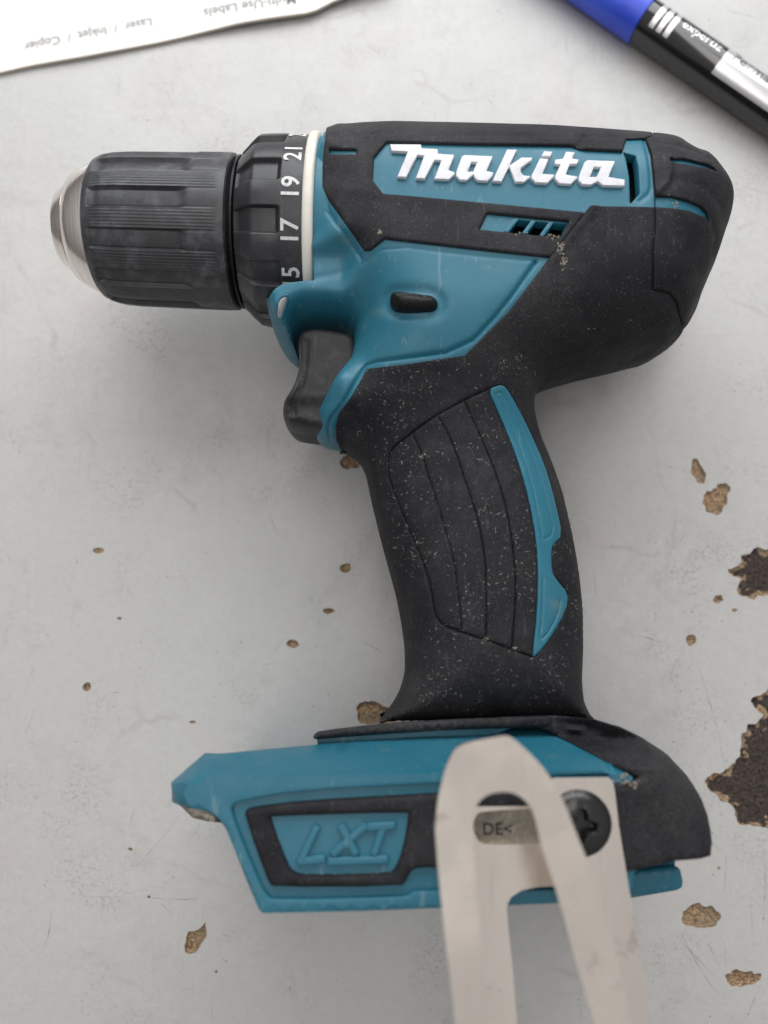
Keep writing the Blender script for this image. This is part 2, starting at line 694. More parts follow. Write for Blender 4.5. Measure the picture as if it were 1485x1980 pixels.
# ---- teal housing
LOGO_SLOT = [(1206, 295), (1229, 301), (1234, 322), (1237, 374), (1219, 394), (1217, 341), (1211, 308)]
VENTS = [[(1003, 425), (1026, 427), (1009, 453), (983, 451)], [(1037, 428), (1060, 430), (1043, 457), (1017, 454)],
         [(1071, 431), (1096, 433), (1082, 459), (1051, 458)]]
BTN = [(749, 584), (751, 570), (762, 561), (800, 560), (838, 563), (851, 574), (853, 588), (848, 601), (835, 607), (800, 608), (765, 607), (753, 599)]
house_out = [(626, 150), (624, 262), (612, 300), (606, 400), (604, 470), (606, 540), (565, 545), (545, 549), (532, 557), (523, 568), (515, 582), (500, 600), (440, 640), (440, 740), (560, 740), (560, 900), (720, 900), (720, 1000), (1500, 1000), (1500, 150)]
tg = [
    ([(1036, 505), (972, 596), (896, 676), (760, 694), (722, 699), (704, 707), (687, 737), (663, 778), (640, 806), (634, 828), (639, 850), (646, 866)], 0.42, 0.75),
    ([(611, 374), (655, 436), (699, 498)], 0.5, 0.7),
    ([(699, 498), (668, 525), (606, 537)], 0.9, 0.35),
    ([(612, 847), (625, 849), (646, 850)], 0.18, 0.25),
    ([(1036, 505), (900, 492), (750, 474), (700, 510)], 0.35, 0.22),
    ([(1245, 270), (1254, 300), (1259, 340), (1259, 372), (1238, 388)], 0.5, 0.35),
    (BTN + BTN[:1], 1.3, 0.9),
]
tcur = [(on0(smooth_poly(p, 1, False), 5, 0, False), w, d) for p, w, d in tg]
Hteal = grooved(H0, tcur)
slot_w = on0(LOGO_SLOT, 6)
vents_w = [on0(v, 6) for v in VENTS]
relief('housing', M['teal'], drill, on0(house_out, 8), [slot_w] + vents_w, Hf=Hteal, clip=S_BODY,
       skirt=3.0, mirror=True, step=1.15, feats=feat_pts(tcur), bev=(0.35, 0.25), smooth=40)
housing = bpy.data.objects['housing']
tag(housing, label='teal plastic clamshell showing between the black rubber areas')

# ---- black top overmould with logo window
TOPB = [(641, 150), (1272, 150), (1262, 262), (1248, 265), (1213, 266), (1205, 291), (1120, 287), (1106, 280), (900, 277), (748, 273), (723, 303),
        (721, 345), (741, 372), (850, 382), (1000, 396), (1134, 409), (1066, 496), (1045, 494), (900, 478), (744, 460), (716, 482), (704, 482),
        (634, 382), (621, 360), (625, 291)]
VENTBOX = [(943, 411), (1100, 427), (1083, 458), (928, 442)]
SLIT1 = [(637, 287), (688, 288), (688, 296), (637, 296)]
bc = [([(650, 362), (738, 374)], 1.4, -0.25), ([(700, 272), (706, 330), (716, 352), (738, 374)], 2.0, 0.3),
      ([(700, 262), (640, 262)], 1.5, 0.3), ([(1118, 286), (1134, 262), (1140, 250)], 1.0, 0.5), ([(720, 258), (1125, 262), (1250, 264)], 0.7, 0.35),
      ([(632, 395), (705, 478)], 1.6, 0.35)]
bcur = [(onB(smooth_poly(p, 1, False), 5, 0, False), w, d) for p, w, d in bc]
vent_w = onB(VENTBOX, 5)
relief('top_overmould', M['rubber'], drill, onB(TOPB, 6), [vent_w, onB(SLIT1, 6)], Hf=grooved(HB, bcur), clip=body_clip(KB),
       skirt=1.2, mirror=True, step=1.2, feats=feat_pts(bcur), bev=(0.6, 0.6), smooth=45)

# ---- rear cap
CAP = [(1251, 266), (1262, 262), (1276, 150), (1600, 150), (1600, 720), (1335, 720), (1322, 620), (1310, 580), (1296, 563), (1264, 557), (1264, 480), (1268, 442),
       (1268, 382), (1264, 330), (1260, 296)]
CAPSTRIP = [(1268.6, 378), (1299, 379), (1332, 387.6), (1356, 397.7), (1368, 410), (1371, 422), (1362, 418), (1332, 406), (1308, 402), (1268.6, 399)]
CAPLINE = [(1295, 306), (1324, 306), (1366, 316), (1380, 322), (1387, 331), (1378, 327), (1362, 323), (1332, 317), (1295, 312)]
cc = [([(1296, 306), (1296, 346), (1272, 372)], 0.7, -0.55), ([(1372, 425), (1385, 450), (1378, 500)], 1.4, 0.5), ([(1262, 270), (1330, 284), (1372, 306)], 0.9, 0.4),
      ([(1298, 348), (1330, 350), (1370, 366), (1395, 400)], 1.2, 0.25)]
ccur = [(onB(smooth_poly(p, 1, False), 5, 0, False), w, d) for p, w, d in cc]
relief('rear_cap', M['rubber'], drill, onB(CAP, 6), [onB(CAPSTRIP, 5), onB(CAPLINE, 5)], Hf=grooved(HB, ccur), clip=body_clip(KB),
       skirt=1.2, mirror=True, step=1.2, feats=feat_pts(ccur), bev=(0.35, 0.4), smooth=45)

seam = [(1266, 398), (1266, 442), (1262, 480), (1261, 559), (1294, 566), (1307, 582), (1320, 622), (1332, 700)]
sm_w = onB(seam, 5, 0, False)
sT = np.gradient(sm_w, axis=0)
sN = np.stack([-sT[:, 1], sT[:, 0]], 1)
sN /= np.linalg.norm(sN, axis=1)[:, None]
relief('cap_seam', M['dark'], drill, np.concatenate([sm_w + sN * 0.7, (sm_w - sN * 0.7)[::-1]]), [], Hf=H0, off=0.25, clip=body_clip(0.3), skirt=0.5, mirror=True, step=1.0)
# ---- grip overmould (rear block and handle)
GRIP = [(1142, 397), (1215, 398), (1262, 399), (1265.5, 401), (1265.5, 442), (1261.5, 480), (1261.5, 559), (1294, 566), (1307, 582), (1319, 622), (1332, 722),
        (1500, 760), (1300, 1000), (1300, 1500), (560, 1500), (560, 1000), (630, 884), (660, 871), (650, 850), (649, 823), (656, 797), (674, 774), (694, 740), (709, 712),
        (800, 701), (899, 686), (984, 601), (1063, 497)]
STRIPE = [(943, 753), (962, 744), (975, 744), (988, 761), (1020, 821), (1056, 902), (1076, 975), (1089, 1036), (1070, 1053), (1067, 1070), (1068, 1104), (1076, 1120), (1100, 1148),
          (1096, 1181), (1064, 1237), (1036, 1270), (1028, 1270), (1038, 1185), (1040, 1084), (1030, 1003), (1012, 926), (987, 853), (959, 789)]
gc = [
    ([(943, 752), (898, 773), (842, 803), (771, 856), (756, 870), (751, 886), (753, 926), (765, 958), (795, 1031), (818, 1084), (834, 1136), (840, 1181), (847, 1199), (862, 1213), (939, 1237), (1028, 1270)], 0.22, 0.65),
    ([(799, 839), (818, 882), (830, 926)], 0.18, 0.4),
    ([(830, 926), (858, 1015), (878, 1084), (888, 1165), (892, 1219)], 0.3, 0.22),
    ([(848, 807), (874, 853), (898, 926), (923, 999), (937, 1072), (941, 1144), (939, 1233)], 0.18, 0.45),
    ([(898, 777), (931, 849), (963, 926), (983, 999), (993, 1072), (998, 1144), (989, 1253)], 0.18, 0.45),
    ([(1062, 738), (1150, 716), (1240, 694), (1290, 664)], 0.9, -0.55),
    ([(760, 738), (840, 718), (880, 735), (868, 760)], 2.2, 0.35),
    ([(1150, 400), (1092, 474), (1068, 505)], 1.0, -0.5),
    ([(1076, 1120), (1100, 1150)], 0.4, 0.5),
    ([(1264, 560), (1296, 566), (1308, 585), (1318, 625)], 1.5, 0.4),
]
gcur = [(onB(smooth_poly(p, 2, False), 5, 0, False), w, d) for p, w, d in gc]
SHW = [(gcur[0][0], 0.35)] + [(gcur[i][0], 0.42) for i in (2, 3, 4)]


def HB_s(Q):
    h = HB(Q)
    for P, a_ in SHW[1:]:
        o_ = np.argsort(P[:, 1])
        x0 = np.interp(Q[:, 1], P[o_, 1], P[o_, 0])
        dx = Q[:, 0] - x0
        iny = smoothstep(P[:, 1].min() - 0.3, P[:, 1].min() + 0.8, Q[:, 1]) * smoothstep(P[:, 1].max() + 0.3, P[:, 1].max() - 0.8, Q[:, 1])
        h = h + a_ * np.where(dx < 0, np.exp(np.minimum(dx, 0) / 2.2), 0.0) * iny - a_ * 0.6 * np.where(dx >= 0, np.exp(-np.maximum(dx, 0) / 1.2), 0.0) * iny
    return h


HG = grooved(HB_s, gcur)
grip_out = onB(GRIP, 6)
stripe_w = onB(STRIPE, 5, 1)
grip = relief('grip', M['grip'], drill, grip_out, [stripe_w], Hf=HG, clip=body_clip(KB), skirt=1.6, mirror=True, step=1.1,
              feats=feat_pts(gcur), bev=(0.4, 0.4), smooth=50)
# inlaid teal stripe
icur = [(onB(smooth_poly(p, 1, False), 5, 0, False), w, d) for p, w, d in [
    ([(958, 762), (972, 758), (1004, 822), (1040, 905), (1060, 975), (1072, 1030), (1050, 1046), (1046, 1020), (1028, 930), (1000, 850), (975, 790), (958, 762)], 0.25, 0.2),
    ([(1050, 1120), (1048, 1200), (1042, 1232), (1052, 1236), (1078, 1192), (1084, 1160)], 0.25, 0.25)]]
si = onB(STRIPE, 5, 1)
relief('handle_stripe', M['teal'], drill, si - normals_out(si) * 0.08, [], Hf=grooved(HB, icur), off=0.18, bev=(0.5, 0.35), skirt=2.2, step=1.0,
       feats=feat_pts(icur), smooth=45)

# ---- raised white lettering
Z1 = lambda x, y: (720 + x / 5.712, 250 + y / 5.712)
Z2 = lambda x, y: (960 + x / 4.95, 260 + y / 4.95)
letters = [
    (Z1, [(190, 160), (540, 162), (545, 203), (725, 213), (728, 263), (905, 275), (905, 300), (845, 445), (912, 470), (912, 495), (850, 555), (680, 548), (757, 345), (690, 340), (580, 548), (475, 542), (567, 290), (500, 285), (375, 532), (270, 524), (387, 248), (210, 240)], []),
    (Z1, [(985, 295), (1020, 278), (1325, 290), (1330, 310), (1265, 455), (1340, 470), (1335, 505), (1275, 572), (1165, 566), (1130, 540), (1118, 500), (1045, 564), (965, 560), (922, 515), (925, 460)], [(1095, 360), (1157, 365), (1112, 465), (1050, 465)]),
    (Z2, [(100, 140), (200, 142), (128, 290), (240, 215), (345, 217), (340, 245), (235, 320), (238, 362), (265, 388), (325, 392), (328, 408), (265, 457), (178, 455), (122, 312), (52, 452), (-42, 448), (0, 350)], []),
    (Z2, [(415, 222), (505, 232), (445, 372), (555, 378), (553, 402), (490, 467), (370, 460), (332, 420), (335, 385)], []),
    (Z2, [(455, 155), (540, 160), (520, 212), (428, 205)], []),
    (Z2, [(665, 160), (755, 165), (732, 226), (795, 236), (775, 282), (705, 286), (668, 378), (775, 398), (780, 412), (715, 477), (600, 470), (562, 430), (560, 390), (608, 290), (555, 281), (560, 236), (634, 226)], []),
    (Z2, [(870, 240), (1135, 250), (1137, 262), (1077, 402), (1232, 428), (1230, 485), (1222, 493), (1020, 489), (970, 450), (905, 484), (820, 479), (785, 440), (790, 385), (840, 262)], [(935, 310), (1000, 313), (960, 402), (895, 405)]),
]
for f, P, hole in letters:
    HL = lambda Q: H0(Q) + 1.0
    w = march(dens([f(*q) for q in P], 4), HL)
    w = w - normals_out(w) * 0.08
    hs = [march(dens([f(*q) for q in hole], 4), HL)] if hole else []
    lo = relief('letter', M['white'], housing, w, hs, Hf=H0, off=1.0, bev=(0.16, 0.14), skirt=1.3, step=1.0, smooth=40)

# vent slats (teal bars standing in the vent) and their tray edge
for P in ([(983, 451), (1003, 425), (993, 424), (972, 450)], [(1017, 454), (1037, 428), (1027, 427), (1008, 453)], [(1051, 458), (1071, 431), (1061, 430), (1042, 457)]):
    relief('vent_slat', M['teal'], housing, on0(P, 4), [], Hf=H0, off=0.45, bev=(0.25, 0.2), skirt=3.0, step=1.0)

# ---- forward / reverse button
bt = smooth_poly([(753, 584), (756, 572), (768, 566), (800, 565), (836, 567), (847, 577), (849, 588), (844, 599), (832, 603), (800, 604), (768, 603), (757, 596)], 2)
btw = march(bt, H0)
cb = btw.mean(0)
hb = float(H0(cb[None, :])[0])
acur = [(march(dens([(775, 577), (815, 574), (813, 582), (830, 576), (816, 568)], 3, False), H0), 0.25, 0.25)]


def Hbtn(Q):
    d = np.clip(sdist(Q, btw), 0, None)
    return hb - 1.2 + 3.3 * prof(d / 2.6, 2.0)


relief('direction_button', M['gloss'], drill, btw, [], Hf=grooved(Hbtn, acur), skirt=3, step=0.5, feats=feat_pts(acur), smooth=60,
       bev=(0.5, 0.01))

# ---- trigger
TRG = [(574, 657), (588, 644), (612, 640), (640, 643), (690, 652), (700, 700), (690, 760), (660, 800), (640, 842), (608, 836), (585, 833), (562, 829), (550, 818), (544, 803), (544, 790), (549, 776), (562, 758), (571, 738), (576, 715), (577, 690)]
trw = unproj(dens(smooth_poly(TRG, 2), 5), ZM + 8)


trc = unproj(dens(smooth_poly([(594, 664), (592, 700), (588, 735), (576, 765), (566, 782), (568, 800)], 2, False), 5, False), ZM + 12)
trb = unproj([(600, 788)], ZM + 13)[0]


def Htrg(Q):
    d = np.clip(sdist(Q, trw), 0, None)
    h = ZM + 13.5 * prof(d / 2.8, 2.8)
    dl_ = seg_dist(Q, trc, False)
    h = h - 0.7 * np.exp(-(dl_ / 0.7) ** 2) + 0.35 * np.exp(-((dl_ - 1.2) / 0.7) ** 2)
    h = h - 1.5 * smoothstep(trb[1] + 3.0, trb[1] + 0.5, Q[:, 1])
    return h


relief('trigger', M['trigger'], drill, trw, [], Hf=Htrg, skirt=1, mirror=True, step=0.9, bev=(0.6, 0.01),
       feats=[trw - normals_out(trw) * r for r in (0.12, 0.3, 0.6, 1.0, 1.6, 2.4, 3.5)], smooth=60)

# ---- work light lens in the nose below the clutch
LL = smooth_poly([(536, 590), (541, 578), (552, 572), (556, 576), (552, 592), (547, 607), (541, 618), (535, 612)], 1)
lw = on0(LL, 4)
relief('work_light', M['lens'], drill, lw, [], Hf=H0, off=0.12, bev=(0.5, 0.3), skirt=1.0, step=0.7, smooth=50)
lwr = on0(smooth_poly([(533, 592), (539, 575), (553, 568), (560, 574), (556, 594), (550, 610), (542, 624), (533, 616)], 1), 4)
relief('light_bezel', M['teal'], drill, lwr, [lw], Hf=H0, off=0.35, bev=(0.3, 0.2), skirt=1.0, step=0.7, smooth=50)

# ================================================================== chuck and clutch (turned parts)
YAW = math.radians(-1.8)
AX0 = (-38.0, 71.5)


def axis_pt(x, r, ph):
    """x along the axis (mm), r radius, ph angle from +Z towards +Y"""
    x = np.asarray(x, float)
    u = x - AX0[0]
    v = r * np.sin(ph)
    return np.stack([AX0[0] + u * math.cos(YAW) - v * math.sin(YAW), AX0[1] + u * math.sin(YAW) + v * math.cos(YAW), ZM + r * np.cos(ph)], -1)


def lathe(name, mat, parent, prof_pts, n=180, fn=None, xs=None, close=True, smooth=35):
    P = np.array(prof_pts, float)
    if xs is not None:
        # resample along x
        s = np.concatenate([[0], np.cumsum(np.hypot(*np.diff(P, axis=0).T))])
        t = np.unique(np.concatenate([s, np.arange(0, s[-1], xs)]))
        P = np.stack([np.interp(t, s, P[:, 0]), np.interp(t, s, P[:, 1])], 1)
    ph = np.linspace(0, 2 * math.pi, n, endpoint=False)
    X = np.repeat(P[:, 0][:, None], n, 1)
    R = np.repeat(P[:, 1][:, None], n, 1)
    PH = np.repeat(ph[None, :], len(P), 0)
    if fn:
        R = R + fn(X, PH, R)
    V = axis_pt(X, R, PH).reshape(-1, 3)
    F = []
    m = len(P)
    for i in range(m - 1):
        for j in range(n):
            k = (j + 1) % n
            F.append((i * n + j, i * n + k, (i + 1) * n + k, (i + 1) * n + j))
    return mesh_obj(name, V, F, mat, parent, smooth)


chuck_nose = lathe('chuck_nose', M['steel'], drill, [(-84, 4.5), (-86.6, 5), (-87.2, 6.5), (-87.3, 9.0), (-86.8, 10.2), (-85.6, 11.1), (-83.7, 12.2), (-83.5, 11.7), (-83.2, 11.7), (-83.0, 13.4), (-82.6, 14.1),
                                          (-81.0, 15.2), (-78.5, 16.4), (-76.2, 17.2), (-75.0, 17.3), (-70, 15)], n=160, smooth=30)
# jaws inside the nose
for q in range(3):
    a = q * 2.094 + 0.4
    c = axis_pt(-86.0, 3.0, a)
    V, F = [], []
    for k in range(9):
        for j in range(8):
            t = k / 8
            x = -89.0 + 12 * t
            rr = (0.6 + 1.6 * min(1, t * 3)) if k else 0.3
            aa = j / 8 * 2 * math.pi
            b = axis_pt(x, 2.6 + 0.6 * t, a)
            V.append((b[0], b[1] + rr * math.cos(aa), b[2] + rr * math.sin(aa)))
    for k in range(8):
        for j in range(8):
            F.append((k * 8 + j, k * 8 + (j + 1) % 8, (k + 1) * 8 + (j + 1) % 8, (k + 1) * 8 + j))
    mesh_obj('chuck_jaw', V, F, M['steel'], drill)


def sleeve_fn(X, PH, R):
    deg = np.degrees(PH) + 18.0
    u = (deg + 15) % 30 - 15        # 0 in the middle of a ribbed band
    band = smoothstep(8.5, 7.0, np.abs(u))
    inx = smoothstep(-74.5, -73.0, X) * smoothstep(-48.5, -51.5, X)
    rec = -0.95 * (1 - band) * inx
    inr = smoothstep(-74.0, -73.0, X) * smoothstep(-41.5, -42.5, X)
    rib = 0.065 * np.cos(u / 7.0 * math.pi * 6) * smoothstep(7.0, 6.4, np.abs(u)) * inr
    edge = -0.15 * smoothstep(9.5, 8.3, np.abs(u)) * smoothstep(7.0, 7.8, np.abs(u)) * inr
    return rec + rib + edge


lathe('chuck_sleeve', M['chuckblack'], drill, [(-74.5, 15.5), (-76.0, 17.3), (-76.1, 17.7), (-75.6, 18.3), (-74.0, 19.0), (-71, 19.6), (-67, 19.9), (-55, 20.1), (-41.2, 20.3),
                                            (-39.8, 20.2), (-39.3, 19.6), (-39.2, 15)], n=720, fn=sleeve_fn, xs=0.9, smooth=40)
lathe('spindle_collar', M['dark'], drill, [(-40, 12), (-40, 18.2), (-34, 18.2)], n=90)
lathe('sleeve_lip', M['gloss'], drill, [(-38.9, 17), (-38.8, 19.3), (-38.3, 19.9), (-37.8, 19.8), (-37.5, 17)], n=120, smooth=60)


def clutch_fn(X, PH, R):
    deg = np.degrees(PH) + 4.0
    u = (deg + 15) % 30 - 15
    rec = smoothstep(7.2, 8.6, np.abs(u))
    inx = smoothstep(-38, -35.5, X) * smoothstep(-24.9, -25.9, X)
    facet = 0.25 * (1 - (u / 7.5) ** 2) * (np.abs(u) < 7.5)
    return (-1.25 * rec + facet * 0.5) * inx


lathe('torque_ring', M['clutch'], drill, [(-36.6, 17), (-37.2, 19.4), (-37.0, 20.5), (-35.8, 21.6), (-34.6, 22.8), (-33.0, 24.2), (-32.2, 24.6), (-30, 24.8), (-25.2, 25.0), (-24.8, 24.9),
                                       (-24.4, 24.9), (-19.6, 25.0), (-19.4, 24.0)], n=720, fn=clutch_fn, xs=0.8, smooth=32)
lathe('cream_ring', M['cream'], drill, [(-19.6, 23), (-19.6, 25.3), (-19.2, 25.8), (-18.4, 25.95), (-17.5, 25.9), (-17.0, 25.5), (-16.9, 23)], n=200, smooth=60)
lathe('gear_case_collar', M['teal'], drill, [(-17.1, 20), (-17.0, 24.6), (-14, 25.1), (-8, 24.6), (-5, 20)], n=160, smooth=60)


def text_mesh(s, size, bold=0.0, align='CENTER', shear=0.0):
    c = bpy.data.curves.new('txt', 'FONT')
    c.body = s
    c.size = size
    c.align_x = align
    c.align_y = 'CENTER'
    c.offset = bold
    c.shear = shear
    c.resolution_u = 3
    o = bpy.data.objects.new('txt', c)
    COL.objects.link(o)
    dg = bpy.context.evaluated_depsgraph_get()
    me = bpy.data.meshes.new_from_object(o.evaluated_get(dg))
    bpy.data.objects.remove(o)
    V = np.array([v.co[:] for v in me.vertices])
    F = [tuple(p.vertices) for p in me.polygons]
    bpy.data.meshes.remove(me)
    return V, F


ring = bpy.data.objects['torque_ring']
for s, a in (('23', 78), ('21', 50.5), ('19', 26), ('17', 2), ('15', -23.5), ('13', -49)):
    V, F = text_mesh(s, 6.0, 0.10)
    ph = np.radians(a - 27.5) + (V[:, 0] * 1.02) / 25.0
    P = axis_pt(-22.35 - V[:, 1] * 1.02, 25.07, ph)
    mesh_obj('numeral', P, F, M['numeral'], ring, smooth=0)

# ================================================================== foot (battery mount)
ZF = 72.0


def P3(px, py, z):
    w = unproj([(px, py)], z)[0]
    return np.array([w[0], w[1], z])


def plane_through(a, b, c):
    n = np.cross(b - a, c - a)
    return lambda Q: a[2] - (n[0] * (Q[:, 0] - a[0]) + n[1] * (Q[:, 1] - a[1])) / n[2]


def outl(pts, step=4, sm=0):
    A_ = np.array([unproj([(p[0], p[1])], p[2])[0] for p in pts])
    if sm:
        A_ = smooth_poly(A_, sm)
    return dens(A_, step)


pl_bev = plane_through(P3(393, 1505, ZF), P3(1164, 1488, ZF), P3(610, 1441, 56.0))
pl_nose = plane_through(P3(375, 1502, ZF), P3(395, 1456, 57.0), P3(333, 1509, 64.0))
pl_front = plane_through(P3(352, 1560, ZF), P3(342, 1512, ZF), P3(329, 1535, 66.0))


def Hfoot(Q):
    return np.minimum(np.minimum(np.full(len(Q), ZF), pl_bev(Q)), np.minimum(pl_nose(Q), pl_front(Q)))


foot_out = outl([(396, 1456, 57), (610, 1442, 57), (850, 1429, 57), (1047, 1413, 57), (1130, 1440, 60), (1206, 1490, 66), (1225, 1600, 66), (1205, 1700, 66), (1195, 1742, 70), (1080, 1748, ZF), (850, 1757, ZF),
                 (700, 1763, ZF), (508, 1767, ZF), (500, 1760, ZF), (475, 1700, ZF), (448, 1632, ZF), (436, 1603, ZF), (422, 1584, ZF), (400, 1569, ZF), (372, 1562, ZF - 1), (345, 1558, ZF - 2), (331, 1552, 66), (333, 1511, 64)])
chan = [(447, 1568), (450, 1558), (462, 1550), (583, 1529), (845, 1515), (1164, 1497), (1180, 1500), (1185, 1720), (800, 1722), (792, 1730), (777, 1735), (530, 1741), (514, 1731), (495, 1690), (470, 1630)]
chan_w = unproj(dens(smooth_poly(chan, 1), 6), ZF)
fcr = [(unproj(dens([(400, 1505), (1164, 1489)], 8, False), ZF), 0.6, 0.1)]
foot = relief('foot_housing', M['teal'], drill, foot_out, [chan_w], Hf=Hfoot, bev=(0.5, 0.4), zfloor=1.0, shear=0.17, step=2.2, feats=feat_pts(fcr), smooth=30)
relief('foot_recess', M['teal'], foot, chan_w + normals_out(chan_w) * 0.3, [], Hf=flat(ZF - 1.3), skirt=4, step=3)
# black inset frame with the badge window
INS = [(472, 1578), (474, 1568), (490, 1563), (583, 1551), (845, 1536), (1200, 1515), (1200, 1700), (850, 1680), (806, 1680), (794, 1688), (786, 1706), (776, 1716), (528, 1718), (518, 1708), (500, 1660)]
WIN = [(521, 1583), (526, 1580), (786, 1572), (791, 1577), (779, 1645), (764, 1683), (752, 1692), (585, 1695), (566, 1688), (556, 1676)]
win_w = unproj(dens(smooth_poly(WIN, 1), 5), ZF + 0.4)
relief('badge_frame', M['rubber'], drill, unproj(dens(smooth_poly(INS, 1), 5), ZF + 0.4), [win_w], Hf=flat(ZF + 0.5), bev=(1.2, 0.9), skirt=2.6, step=1.6, smooth=50)
relief('badge_plate', M['teal'], drill, win_w + normals_out(win_w) * 0.3, [], Hf=flat(ZF - 0.9), skirt=2, step=3)
badge = bpy.data.objects['badge_plate']


def tube(pts, r, n=8, flatz=1.0):
    pts = np.array(pts, float)
    V, F = [], []
    m = len(pts)
    D_ = np.gradient(pts, axis=0)
    prs = [(pts[0] - D_[0] / np.linalg.norm(D_[0]) * r * 0.9, 0.35 * r)] + [(p, r) for p in pts] + [(pts[-1] + D_[-1] / np.linalg.norm(D_[-1]) * r * 0.9, 0.35 * r)]
    DD = [D_[0]] + list(D_) + [D_[-1]]
    for (p, rr), d in zip(prs, DD):
        d = d / np.linalg.norm(d)
        s = np.cross(d, (0, 0, 1.0))
        s /= np.linalg.norm(s) + 1e-9
        u = np.cross(s, d)
        for j in range(n):
            a = 2 * math.pi * j / n
            V.append(p + s * rr * math.cos(a) + u * rr * math.sin(a) * flatz)
    k = len(prs)
    for i in range(k - 1):
        for j in range(n):
            F.append((i * n + j, i * n + (j + 1) % n, (i + 1) * n + (j + 1) % n, (i + 1) * n + j))
    F.append(tuple(range(n))[::-1])
    F.append(tuple((k - 1) * n + j for j in range(n)))
    return V, F


def join(parts):
    V, F = [], []
    for v, f in parts:
        b = len(V)
        V += [tuple(q) for q in v]
        F += [tuple(i + b for i in g) for g in f]
    return V, F


def stroke(px, z, r):
    w = unproj(px, z)
    return tube(dens(np.column_stack([w, np.full(len(w), z)]), 1.0, False), r)


def block(px, wd, z):
    w = unproj(px, z)
    d = (w[1] - w[0]) / np.linalg.norm(w[1] - w[0])
    n_ = np.array([-d[1], d[0]]) * wd / 2
    e_ = d * wd * 0.35
    P = np.array([w[0] - e_ - n_, w[1] + e_ - n_, w[1] + e_ + n_, w[0] - e_ + n_])
    P = smooth_poly(dens(P, 0.7), 1)
    return relief_mesh(dens(P, 0.5), [], flat(z), bev=(0.38, 0.36), skirt=1.6, step=0.6)


for li, sts in enumerate(([[(611, 1603), (580, 1668)], [(581, 1667), (624, 1662)]],
            [[(661, 1601), (687, 1650)], [(705, 1599), (645, 1651)], [(638, 1667), (746, 1663)]],
            [[(715, 1600), (760, 1597)], [(741, 1601), (724, 1651)]])):
    V, F = join([block(s_, 1.65, ZF + 0.25 - 0.03 * k_) for k_, s_ in enumerate(sts)])
    mesh_obj('badge_letter', V, F, M['tealworn'], badge, 50)

# rear black overmould of the foot
RB = [(1047, 1411), (1100, 1434), (1206, 1484), (1207, 1505), (1180, 1510), (1150, 1530), (1150, 1690), (1222, 1683), (1306, 1667), (1363, 1647),
      (1350, 1610), (1338, 1558), (1324, 1519), (1312, 1484), (1281, 1452), (1240, 1425), (1197, 1404), (1139, 1386), (1060, 1384), (1000, 1386), (1000, 1406)]
RBZ = [60, 58, 62, 68, 70, 72, 72, 72, 73, 68, 62, 59, 57, 56, 55, 55, 55, 55, 55, 55, 58]
rb_w = outl([(*q, z_) for q, z_ in zip(RB, RBZ)], 3)
outer_edge = unproj(dens([(1000, 1380), (1060, 1382), (1139, 1384), (1197, 1403), (1240, 1424), (1281, 1451), (1312, 1484), (1335, 1517), (1352, 1555), (1362, 1610), (1368, 1650), (1373, 1720)], 5, False), 56.0)
inner_edge = unproj(dens([(1000, 1402), (1047, 1407), (1100, 1430), (1206, 1482)], 5, False), 60.0)


yfc = unproj([(1290, 1522)], 72.5)[0][1]


def Hrear(Q):
    d = seg_dist(Q, outer_edge, False)
    h = 53 + 19.8 * prof(d / 8.5, 2.2)
    di = seg_dist(Q, inner_edge, False)
    ridge = 1.8 * np.exp(-((di - 2.8) / 1.1) ** 2)
    cap = np.minimum(h, np.maximum(pl_bev(Q), 53) + 1.8 + 6 * smoothstep(2.5, 9, di)) + ridge * (d > 3)
    fac = 73.4 - 0.42 * np.clip(Q[:, 1] - yfc, 0, None)
    return np.minimum(np.minimum(cap, 73.2), fac + ridge)


relief('foot_overmould', M['rubber'], drill, rb_w, [], Hf=Hrear, bev=(0.8, 0.6), zfloor=1.0, shear=0.17, step=1.3,
       feats=[outer_edge + np.array([-a, -b]) for a, b in ((0.3, 0.3), (0.8, 0.8), (1.5, 1.5))], smooth=50)
# flange where the handle meets the foot
FLo = outl([(605, 1428, 55), (607, 1420, 55), (618, 1413, 55), (740, 1399, 55), (850, 1392, 55), (1040, 1384, 55), (1068, 1384, 55), (1068, 1410, 56), (980, 1408, 56), (850, 1413, 56), (700, 1422, 56), (612, 1431, 56)], 3, 1)
relief('handle_flange', M['rubber'], drill, FLo, [], Hf=flat(55.5), bev=(0.8, 0.8), zfloor=1.0, shear=0.17, step=2.0, smooth=50)
FR = [(612, 1427), (700, 1421), (850, 1410), (1000, 1405), (960, 1421), (850, 1430), (614, 1441)]
relief('foot_rim', M['teal'], foot, unproj(dens(FR, 6), 52), [], Hf=flat(52), bev=(0.4, 0.4), zfloor=1.0, shear=0.17, step=3.0)
# battery rail showing below the overmould
relief('battery_rail', M['teal'], foot, outl([(1180, 1690, 58), (1290, 1678, 58), (1312, 1678, 58), (1318, 1684, 58), (1323, 1708, 58), (1321, 1718, 58), (1310, 1724, 58), (1180, 1746, 58)]), [],
       Hf=flat(58), bev=(1.0, 0.8), zfloor=1.0, shear=0.17, step=2)
relief('rail_neck', M['teal'], foot, outl([(1180, 1660, 55), (1304, 1655, 55), (1306, 1682, 55), (1180, 1695, 55)]), [], Hf=flat(55), zfloor=1.0, shear=0.17, step=3)
# grey metal piece seen under the nose of the foot
relief('release_latch', M['dullmetal'], foot, outl([(345, 1556, 60), (380, 1560, 60), (412, 1574, 60), (432, 1592, 60), (400, 1589, 60), (372, 1582, 60)]), [], Hf=flat(60), bev=(0.4, 0.3), skirt=8, step=2)
